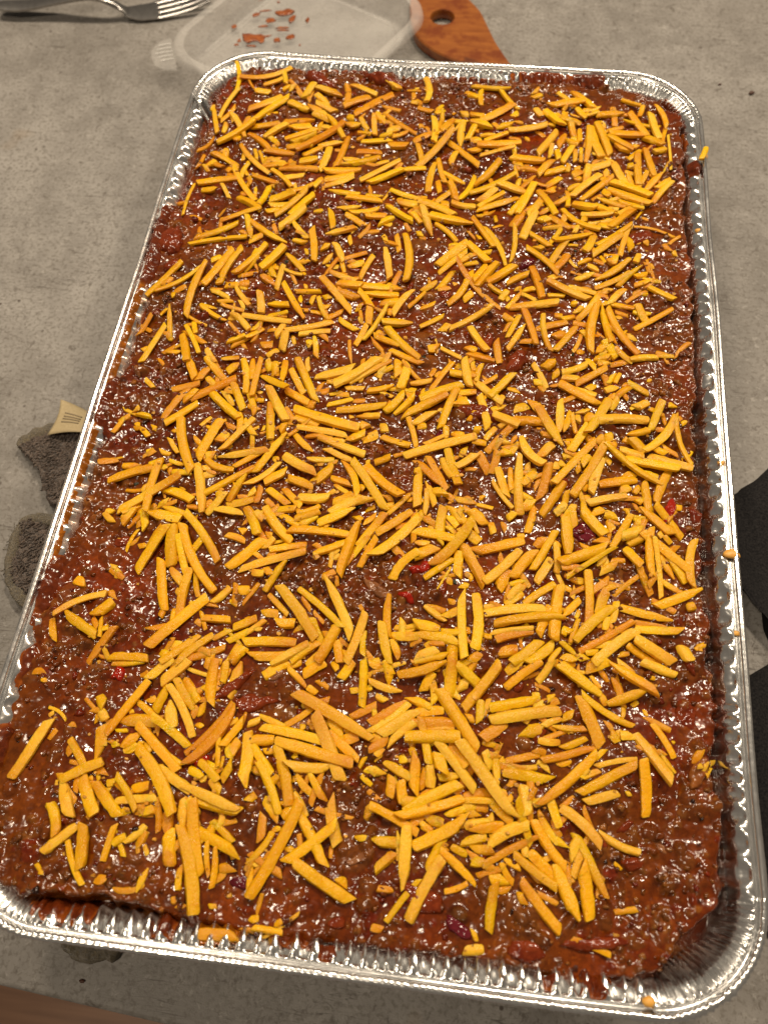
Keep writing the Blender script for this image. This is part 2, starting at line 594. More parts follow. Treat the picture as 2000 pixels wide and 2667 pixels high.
# outside wall below the rim
d_out = np.array([2.4, 4.8, 12.9, 32.0]) / 1000
z_out = np.array([-4.0, -5.2, -12.5, -60.0]) / 1000
Vo = np.stack([np.stack([x + nx * dd, y + ny * dd, np.full(NS, HR + zz)], 1) for dd, zz in zip(d_out, z_out)], 1).reshape(-1, 3)
mesh_obj('outer_wall', Vo, grid_faces(NS, 4, True), M_FOIL, tray, col=np.zeros((len(Vo), 3)))

# ------------------------------------------------------------------ lasagna: one high-resolution uneven surface
las = empty('lasagna', (0, 0, 0.014), label='saucy meat lasagna filling the foil tray to the brim', cat='lasagna')
ST = 0.85                                           # grid step, mm
gx = np.arange(-156.0, 154.0, ST)
gy = np.arange(-257.0, 257.0, ST)
GX, GY = np.meshgrid(gx, gy, indexing='ij')
ZS = -4.2                                           # mean top, mm relative to the rim


def sdf(x, y, x0, x1, y0, y1, r):
    cx, cy, hx, hy = (x0 + x1) / 2, (y0 + y1) / 2, (x1 - x0) / 2, (y1 - y0) / 2
    qx = np.abs(x - cx) - hx + r
    qy = np.abs(y - cy) - hy + r
    return np.hypot(np.maximum(qx, 0), np.maximum(qy, 0)) + np.minimum(np.maximum(qx, qy), 0) - r


ed_n = 1.8 * vnoise(GX, GY, 14, 40) + 1.8 * vnoise(GX, GY, 5, 41) + 0.8 * vnoise(GX, GY, 2.4, 39)
edge = sdf(GX, GY, -154.0, 150.0, -251.3, 251.5, 34.0) + ed_n
edge = np.maximum(edge, (-150.5 - GX) + ed_n - 9 * (1 - sstep(-122, -96, GY) * sstep(76, 48, GY)) - 9 * np.exp(-((GY + 20) / 12) ** 2))
edge = np.maximum(edge, (-147.5 - GX) * sstep(100, 125, GY) - 30 * (1 - sstep(100, 125, GY)) + ed_n)
# the near-left end and the near-right corner have sunk away from the tray
edge = edge + 6.0 * np.exp(-((GX + 98) / 26) ** 2 - ((GY + 250) / 10) ** 2)
edge = edge + 13.0 * np.exp(-((GX - 138) / 20) ** 2 - ((GY + 240) / 18) ** 2)
edge = edge + 8.0 * np.exp(-((GX + 146) / 16) ** 2 - ((GY - 244) / 16) ** 2)
edge = edge + 6.0 * np.exp(-((GX - 140) / 14) ** 2 - ((GY - 244) / 14) ** 2)
edge = edge + 3.0 * np.exp(-((GX - 146) / 8) ** 2) * sstep(60, 0, GY)
left = sstep(-120, -152, GX)
H = ZS + 1.3 * vnoise(GX, GY, 55, 42) + 1.1 * vnoise(GX, GY, 22, 43) + 0.7 * vnoise(GX, GY, 9, 44)
H = H + 0.5 * vnoise(GX, GY, 4, 45)
H = H - 2.0 * np.exp(-((GX - 118) / 14) ** 2 - ((GY + 226) / 10) ** 2)
base_c = np.array([0.150, 0.0280, 0.0022])
CC = np.ones(GX.shape + (3,)) * base_c
tn = vnoise(GX, GY, 30, 46)[..., None]
CC = CC * (1 + 0.28 * tn) * (1 + 0.2 * vnoise(GX, GY, 7, 47)[..., None])
CC[..., 1] *= (1 + 0.35 * vnoise(GX, GY, 40, 48))
oil = sstep(0.25, 0.75, vnoise(GX, GY, 19, 51) * 0.7 + vnoise(GX, GY, 8, 52) * 0.4)[..., None]
CC = CC * (1 - 0.6 * oil) + np.array([0.19, 0.044, 0.0035]) * 0.6 * oil
mealy = 0.5 + 0.5 * np.clip(vnoise(GX, GY, 26, 49) * 1.6, -1, 1)     # where the meat shows most
TYPES = [((0.180, 0.054, 0.0090), 0.34), ((0.145, 0.032, 0.0042), 0.32), ((0.26, 0.095, 0.020), 0.10),
         ((0.16, 0.016, 0.003), 0.14), ((0.24, 0.075, 0.009), 0.07), ((0.035, 0.008, 0.003), 0.05)]
tp = np.array([t[1] for t in TYPES]); tp = tp / tp.sum()


def stamp(px, py, rad, hgt, colr, asp=1.0, ang=0.0, cmix=0.85, power=1.0):
    i0, i1 = np.searchsorted(gx, [px - rad * 1.3, px + rad * 1.3])
    j0, j1 = np.searchsorted(gy, [py - rad * 1.3, py + rad * 1.3])
    if i1 - i0 < 1 or j1 - j0 < 1:
        return
    dx = GX[i0:i1, j0:j1] - px
    dy = GY[i0:i1, j0:j1] - py
    c, s = math.cos(ang), math.sin(ang)
    u = (dx * c + dy * s) / rad
    v = (-dx * s + dy * c) / (rad * asp)
    q = np.clip(1 - u * u - v * v, 0, 1) ** (0.5 * power)
    H[i0:i1, j0:j1] += q * hgt
    w = (np.clip(q * 1.8, 0, 1) * cmix)[..., None]
    CC[i0:i1, j0:j1] = CC[i0:i1, j0:j1] * (1 - w) + np.array(colr) * w


for k in range(11500):
    px = rng.uniform(-154, 148); py = rng.uniform(-253, 253)
    i = min(int((px + 156) / ST), len(gx) - 1); j = min(int((py + 257) / ST), len(gy) - 1)
    if rng.random() > 0.14 + 0.86 * mealy[i, j]:
        continue
    rad = float(np.clip(rng.lognormal(0.42, 0.38), 0.8, 4.2))
    t = rng.choice(len(TYPES), p=tp)
    c = np.array(TYPES[t][0]) * rng.uniform(0.75, 1.2)
    stamp(px, py, rad, rad * rng.uniform(0.28, 0.75), c, rng.uniform(0.55, 1.0), rng.uniform(0, math.pi), rng.uniform(0.5, 0.9))
for k in range(900):                                # clumps of mince
    px = rng.uniform(-152, 148); py = rng.uniform(-251, 251)
    i = min(int((px + 156) / ST), len(gx) - 1); j = min(int((py + 257) / ST), len(gy) - 1)
    if rng.random() > 0.2 + 0.8 * mealy[i, j]:
        continue
    rad = rng.uniform(2.2, 4.4)
    stamp(px, py, rad, rad * rng.uniform(0.22, 0.42), np.array(TYPES[rng.integers(0, 2)][0]) * rng.uniform(0.8, 1.15), rng.uniform(0.5, 0.95), rng.uniform(0, 3.14), 0.7)
for k in range(330):                                # larger lumps under the sauce skin
    px = rng.uniform(-152, 146); py = rng.uniform(-250, 250)
    rad = rng.uniform(4, 9)
    t = rng.choice(len(TYPES), p=tp)
    stamp(px, py, rad, rng.uniform(0.6, 1.8), np.array(TYPES[t][0]) * 0.8, rng.uniform(0.5, 1), rng.uniform(0, 3.14), 0.35)
SURF = np.clip(H, ZS - 3.5, ZS + 3.8)
SURF_TOP = SURF.copy()
drop = sstep(-1.8, 2.6, edge)
dw = np.clip(-sdf(GX, GY, -162, 162, -263.5, 263.5, 46), 3.2, 33) / 1000
lfw = sstep(-6, 6, (263.5 - np.abs(GY)) - (162 - np.abs(GX)))
wallz = np.interp(dw + lfw * 0.30 * np.maximum(dw - 0.005, 0) * (1 - sstep(0.012, 0.022, dw) * 0.8), PD, PZ) * 1000
juice = -8.5 - 7.0 * sstep(120, 140, GX) * sstep(235, 215, np.abs(GY)) - 7.0 * np.exp(-((GX + 98) / 26) ** 2) * (GY < -230) - 15.0 * np.exp(-((GX - 140) / 30) ** 2 - ((GY + 245) / 25) ** 2) + 0.8 * vnoise(GX, GY, 12, 50)
SURF = SURF * (1 - drop) + juice * drop
# on the left the sauce laps up against the wall instead of dropping away
lap = left * sstep(150, 100, GY) * sstep(-250, -225, GY) * (1 - 0.85 * sstep(-122, -96, GY) * sstep(76, 48, GY) * (1 - np.exp(-((GY + 20) / 12) ** 2)))
SURF = SURF * (1 - lap) + np.maximum(SURF, np.minimum(SURF_TOP, wallz + 1.6)) * lap
CC = CC * (1 - 0.0 * drop[..., None])
keep = (SURF > wallz - 6.0) & (-sdf(GX, GY, -162, 162, -263.5, 263.5, 46) > 6.0)
V = np.stack([GX.ravel() / 1000, GY.ravel() / 1000, SURF.ravel() / 1000 + HR], 1)
F = grid_faces(len(gx), len(gy))
kf = keep.ravel()[F].all(1)
F = F[kf]
used = np.unique(F)
remap = np.full(len(V), -1)
remap[used] = np.arange(len(used))
mesh_obj('meat_sauce', V[used], remap[F], M_SAUCE, las, col=np.clip(CC.reshape(-1, 3)[used], 0.002, 1))


def surf_at(x, y, f=None):
    f = SURF if f is None else f
    u = np.clip((np.asarray(x) + 156.0) / ST, 0, len(gx) - 1.001)
    v = np.clip((np.asarray(y) + 257.0) / ST, 0, len(gy) - 1.001)
    i = u.astype(int); j = v.astype(int)
    fu, fv = u - i, v - j
    return (f[i, j] * (1 - fu) + f[i + 1, j] * fu) * (1 - fv) + (f[i, j + 1] * (1 - fu) + f[i + 1, j + 1] * fu) * fv


# loose crumbs of ground meat standing proud of the sauce (too many to pick apart)
def ico(sub):
    bm = bmesh.new()
    bmesh.ops.create_icosphere(bm, subdivisions=sub, radius=1.0)
    v = np.array([q.co[:] for q in bm.verts]); f = np.array([[q.index for q in p.verts] for p in bm.faces])
    bm.free()
    return v, f


IV, IF = ico(2)
VV, FF, KC = [], [], []
n0 = 0
cnt = 0
while cnt < 3000:
    px = rng.uniform(-150, 146); py = rng.uniform(-251, 251)
    i = min(int((px + 156) / ST), len(gx) - 1); j = min(int((py + 257) / ST), len(gy) - 1)
    if SURF[i, j] < ZS - 5 or rng.random() > 0.15 + 0.85 * mealy[i, j]:
        continue
    rad = float(np.clip(rng.lognormal(0.05, 0.33), 0.6, 2.4))
    v = IV * (1 + 0.25 * rng.standard_normal((len(IV), 1)).clip(-1.5, 1.5)) * rad
    v = v * np.array([1, rng.uniform(0.6, 1), rng.uniform(0.45, 0.75)])
    an = rng.uniform(0, 6.28)
    c, s = math.cos(an), math.sin(an)
    v = v @ np.array([[c, s, 0], [-s, c, 0], [0, 0, 1]])
    v = v + [px, py, SURF[i, j] + 0.05 * rad]
    VV.append(v); FF.append(IF + n0); n0 += len(v)
    t = rng.choice(len(TYPES), p=tp)
    KC.append(np.tile(np.array(TYPES[t][0]) * rng.uniform(0.7, 1.15), (len(v), 1)))
    cnt += 1
V = np.vstack(VV) / 1000
V[:, 2] += HR
mesh_obj('meat_crumbs', V, np.vstack(FF), M_CRUMB, las, col=np.vstack(KC), kind='stuff')


# pieces of vegetable and pasta that can be told apart
def chunk(name, px, py, lx, ly, lz, ang, mat, seed, lift=0.2, label=None, curl=0.0):
    """ragged piece about lx*ly*lz mm, draped over the sauce and partly sunk in it"""
    r2 = np.random.default_rng(seed)
    NA, NR = (22, 6) if max(lx, ly) > 8 else (14, 4)
    th = np.linspace(0, 2 * math.pi, NA, endpoint=False)
    rad = 1 + 0.22 * np.interp(th, np.linspace(0, 2 * math.pi, 8), np.append(r2.normal(0, 1, 7), 0)) + 0.07 * r2.normal(0, 1, NA)
    rad = np.clip(rad, 0.55, 1.35)
    V = [(0.0, 0.0, 1.0)]
    for k in range(1, NR + 1):
        q = k / NR
        for a in range(NA):
            V.append((math.cos(th[a]) * rad[a] * q, math.sin(th[a]) * rad[a] * q, 1 - q ** 5))
    for a in range(NA):
        V.append((math.cos(th[a]) * rad[a] * 0.97, math.sin(th[a]) * rad[a] * 0.97, -0.7))
    V = np.array(V)
    x = V[:, 0] * lx / 2; y = V[:, 1] * ly / 2 + curl * 1.5 * V[:, 0] ** 2
    c, s = math.cos(ang), math.sin(ang)
    X2, Y2 = px + x * c - y * s, py + x * s + y * c
    zs = 0.6 * surf_at(X2, Y2) + 0.4 * float(surf_at(px, py))
    z = zs + lz * (0.30 + lift * 0.4) * V[:, 2] + 0.32 * vnoise(X2, Y2, 2.2, seed) + 0.25 * vnoise(X2, Y2, 1.1, seed + 1) + curl * 0.6 * V[:, 0] ** 2
    F = [(0, 1 + a, 1 + (a + 1) % NA) for a in range(NA)]
    for k in range(NR):
        o = 1 + k * NA
        for a in range(NA):
            F.append((o + a, o + NA + a, o + NA + (a + 1) % NA, o + (a + 1) % NA))
    v = np.column_stack([X2, Y2, z]) / 1000
    v[:, 2] += HR
    return mesh_obj(name, v, F, mat, las, label=label)


chunk('tomato_piece', 38, -6, 22, 9, 4.5, -0.35, M_TOMATO, 1, 0.9)
chunk('tomato_piece', 55, 28, 17, 10, 5, 0.8, M_TOMATO, 2, 0.7)
chunk('tomato_piece', -50, -164, 18, 10, 4, 0.2, M_TOMATO, 3, 0.35)
chunk('tomato_piece', -60, -158, 26, 5, 3.5, 0.85, M_TOMATO, 4, 0.8, label='long strip of red tomato skin')
chunk('tomato_piece', 40, 40, 12, 6, 4, 1.4, M_TOMATO, 5, 0.6)
chunk('tomato_piece', 96, -240, 22, 5, 4, 0.1, M_TOMATO, 6, 0.7)
chunk('tomato_piece', 70, -246, 16, 9, 4, 0.0, M_TOMATO, 7, 0.3)
chunk('tomato_piece', 30, -232, 24, 12, 5, -0.2, M_TOMATO, 8, 0.1)
chunk('tomato_piece', -146, 96, 14, 22, 7, 0.1, M_TOMATO, 9, 0.6)
chunk('tomato_piece', -141, 76, 12, 9, 5, 0.5, M_TOMATO, 10, 0.5)
chunk('tomato_piece', 135, -150, 9, 13, 2.5, 0.1, M_TOMATO, 11, 0.1)
chunk('tomato_piece', 122, 120, 16, 9, 4, 0.4, M_TOMATO, 12, 0.3)
chunk('tomato_piece', -80, 240, 20, 9, 6, -0.5, M_TOMATO, 13, 0.4)
chunk('tomato_piece', -40, 244, 30, 7, 6, -0.4, M_TOMATO, 14, 0.5)
for k in range(46):
    px, py = rng.uniform(-146, 142), rng.uniform(-246, 246)
    if surf_at(px, py) < ZS - 4:
        continue
    chunk('tomato_piece', px, py, rng.uniform(4, 10), rng.uniform(3, 6), rng.uniform(2, 3.2), rng.uniform(0, 3.1), M_TOMATO, 60 + k, 0.25)
chunk('pepper_piece', 17, -95, 9, 6, 3.5, 0.4, M_PEPPER, 21, 0.5, label='bright red square of pepper')
chunk('pepper_piece', 12, -109, 8, 5, 3, -0.4, M_PEPPER, 22, 0.3)
chunk('pepper_piece', -112, -158, 6, 8, 3, 0.2, M_PEPPER, 23, 0.3)
chunk('pepper_piece', -68, -190, 7, 6, 3, 0.2, M_PEPPER, 24, 0.3)
chunk('pepper_piece', 131, -52, 6, 14, 3, -0.3, M_PEPPER, 25, 0.3)
chunk('onion_slice', -2, -107, 17, 4.5, 2.5, -0.55, M_ONION, 31, 0.4, curl=0.8)
chunk('onion_slice', 4, -221, 12, 3.5, 2, 0.6, M_ONION, 32, 0.5, curl=0.6)
chunk('onion_slice', 129, 54, 12, 3.5, 2.5, 1.3, M_ONION, 33, 0.5, curl=1.0)
chunk('onion_slice', -30, -172, 16, 4, 3, 0.35, M_ONION, 34, 0.5, curl=0.5)
chunk('onion_slice', -42, -150, 9, 7, 3, 0.2, M_ONION, 35, 0.4)
for k in range(34):
    px, py = rng.uniform(-144, 140), rng.uniform(-244, 244)
    chunk('onion_slice', px, py, rng.uniform(3.5, 8), rng.uniform(2, 4), rng.uniform(1.5, 2.4), rng.uniform(0, 3.1), M_ONION, 120 + k, 0.25, curl=rng.uniform(0, 0.6))
chunk('purple_onion_piece', 92, -67, 15, 9, 3, 0.5, M_BEET, 41, 0.2)
chunk('purple_onion_piece', 59, 96, 11, 6, 4, 1.0, M_BEET, 42, 0.4)
chunk('purple_onion_piece', 44, -240, 14, 5, 3, -0.6, M_BEET, 43, 0.5)
chunk('purple_onion_piece', -38, -234, 13, 5, 2, 0.1, M_BEET, 44, 0.0)
chunk('purple_onion_piece', 20, -20, 8, 4, 2.5, 0.9, M_BEET, 45, 0.3)
for k in range(22):
    px, py = rng.uniform(-140, 138), rng.uniform(-240, 240)
    chunk('herb_flake', px, py, rng.uniform(2, 4.5), rng.uniform(1.2, 2.4), 0.8, rng.uniform(0, 3.1), M_HERB, 180 + k, 0.9)
chunk('pasta_edge', 139, -172, 13, 6, 3.5, 1.2, M_PASTA, 220, 0.4, curl=0.8)


# sauce smeared up the foil wall: follows the pan's own surface
def smear(s0, s1, d0, d1, thick, seed, cover=0.35, red=1.0, name='sauce_smear', taper=True, amber=False):
    n_s = max(8, int((s1 - s0) / 0.0007)); n_d = max(6, int((d1 - d0) / 0.00045))
    S, D = np.meshgrid(np.linspace(s0, s1, n_s), np.linspace(d0, d1, n_d), indexing='ij')
    fl_ = 0.25 if thick > 0.0011 else 0.7
    x0, y0, z0 = tray_surf(S.ravel(), D.ravel(), fl_)
    e = 0.0004
    xs, ys, zs = tray_surf(S.ravel() + e, D.ravel(), fl_); xd, yd, zd = tray_surf(S.ravel(), D.ravel() + e, fl_)
    n = np.cross(np.stack([xs - x0, ys - y0, zs - z0], 1), np.stack([xd - x0, yd - y0, zd - z0], 1))
    n /= np.linalg.norm(n, axis=1)[:, None] + 1e-12
    n[n[:, 2] < 0] *= -1
    u = (S - s0) / (s1 - s0) * 2 - 1
    v = (D - d0) / (d1 - d0) * 2 - 1
    th = vnoise(S * 1000, D * 1000, 4.5, seed) * 0.5 + vnoise(S * 1000, D * 1000, 2.0, seed + 1) * 0.25 + cover
    if taper:
        th = th + 0.75 - np.abs(u) ** 3 * 1.3 - np.clip(-v, 0, 1) ** 3 * 1.2
    th = np.clip(th, -0.4, 1.2).ravel() * thick
    P = np.stack([x0, y0, z0], 1) + n * th[:, None]
    F = grid_faces(n_s, n_d)
    F = F[(th[F] > -0.15 * thick).any(1)]
    used = np.unique(F); mp = np.full(len(P), -1); mp[used] = np.arange(len(used))
    k = sstep(0.0, 0.55, th / thick)[:, None]
    ora = np.array([0.27, 0.062, 0.006]); drk = np.array([0.13, 0.022, 0.0045])
    c = (ora * (1 - k) + drk * k) * red
    if amber:
        c = np.array([0.46, 0.135, 0.008]) * (1 - 0.45 * k)
    return mesh_obj(name, P[used], mp[F], M_SAUCE, las, col=c[used])


def smear_xy(px, py, hs, d0, d1, thick, seed, cover=0.2, **k):
    s = s_of(px / 1000, py / 1000)
    return smear(s - hs / 1000, s + hs / 1000, d0 / 1000, d1 / 1000, thick / 1000, seed, cover, **k)


smear_xy(72, 263, 32, 4.2, 16, 0.8, 300, 0.12, red=1.35)
smear_xy(93, 263, 12, 4.6, 16, 1.5, 302, 0.35)
smear_xy(10, 263, 30, 9.5, 16, 0.7, 304, -0.1)
smear_xy(-60, 263, 30, 9.0, 16, 1.2, 306, 0.1)
smear_xy(162, 180, 7, 3.6, 9.5, 2.2, 308, 0.3)
smear_xy(-68, -263, 4, 6, 17, 0.9, 310, 0.2)
smear_xy(-4, -263, 4.5, 5.5, 10.5, 1.3, 312, 0.25)
smear_xy(97, -263, 7, 4.6, 17, 0.9, 314, -0.1)
smear_xy(80, -263, 3.5, 7.0, 11, 0.7, 316, -0.05)
smear_xy(-112, -263, 17, 7.0, 19, 0.7, 318, 0.0)
smear_xy(-48, -263, 9, 7.0, 16, 0.6, 320, 0.1, amber=True)
smear_xy(-20, -263, 8, 9.5, 17, 0.7, 322, 0.1)
smear_xy(150, 240, 16, 9.0, 18, 1.0, 324, 0.1)
smear_xy(162, 205, 10, 9.0, 16, 1.0, 326, 0.0)
# long stretch of sauce slopped over the towel side of the pan
for (y0, y1, d0, d1, thk, cov, sd) in ((120, 62, 3.4, 17, 1.7, 0.45, 330), (64, 18, 3.8, 8.2, 0.5, 0.15, 332), (60, 10, 10.5, 17, 2.0, 0.3, 334),
                                       (20, -14, 4.2, 8.0, 0.5, 0.2, 336), (-6, -34, 4.0, 17, 2.2, 0.35, 338), (-30, -64, 4.4, 8.0, 0.5, 0.1, 340),
                                       (-30, -112, 11.5, 17, 2.0, 0.3, 342), (-108, -140, 3.8, 17, 1.5, 0.4, 344), (-138, -168, 10.5, 17, 2.0, 0.3, 346),
                                       (-150, -166, 5.0, 17, 1.6, 0.1, 348), (-166, -188, 10.0, 17, 1.8, 0.2, 350), (-186, -214, 4.6, 18, 2.2, 0.25, 352),
                                       (150, 112, 10.5, 17, 1.2, -0.1, 354), (-66, -110, 4.4, 7.5, 0.4, -0.1, 356)):
    sa, sb = s_of(-0.162, y0 / 1000), s_of(-0.162, y1 / 1000)
    smear(min(sa, sb) - 0.004, max(sa, sb) + 0.004, d0 / 1000, d1 / 1000, thk / 1000, sd, cov, amber=d1 < 9)

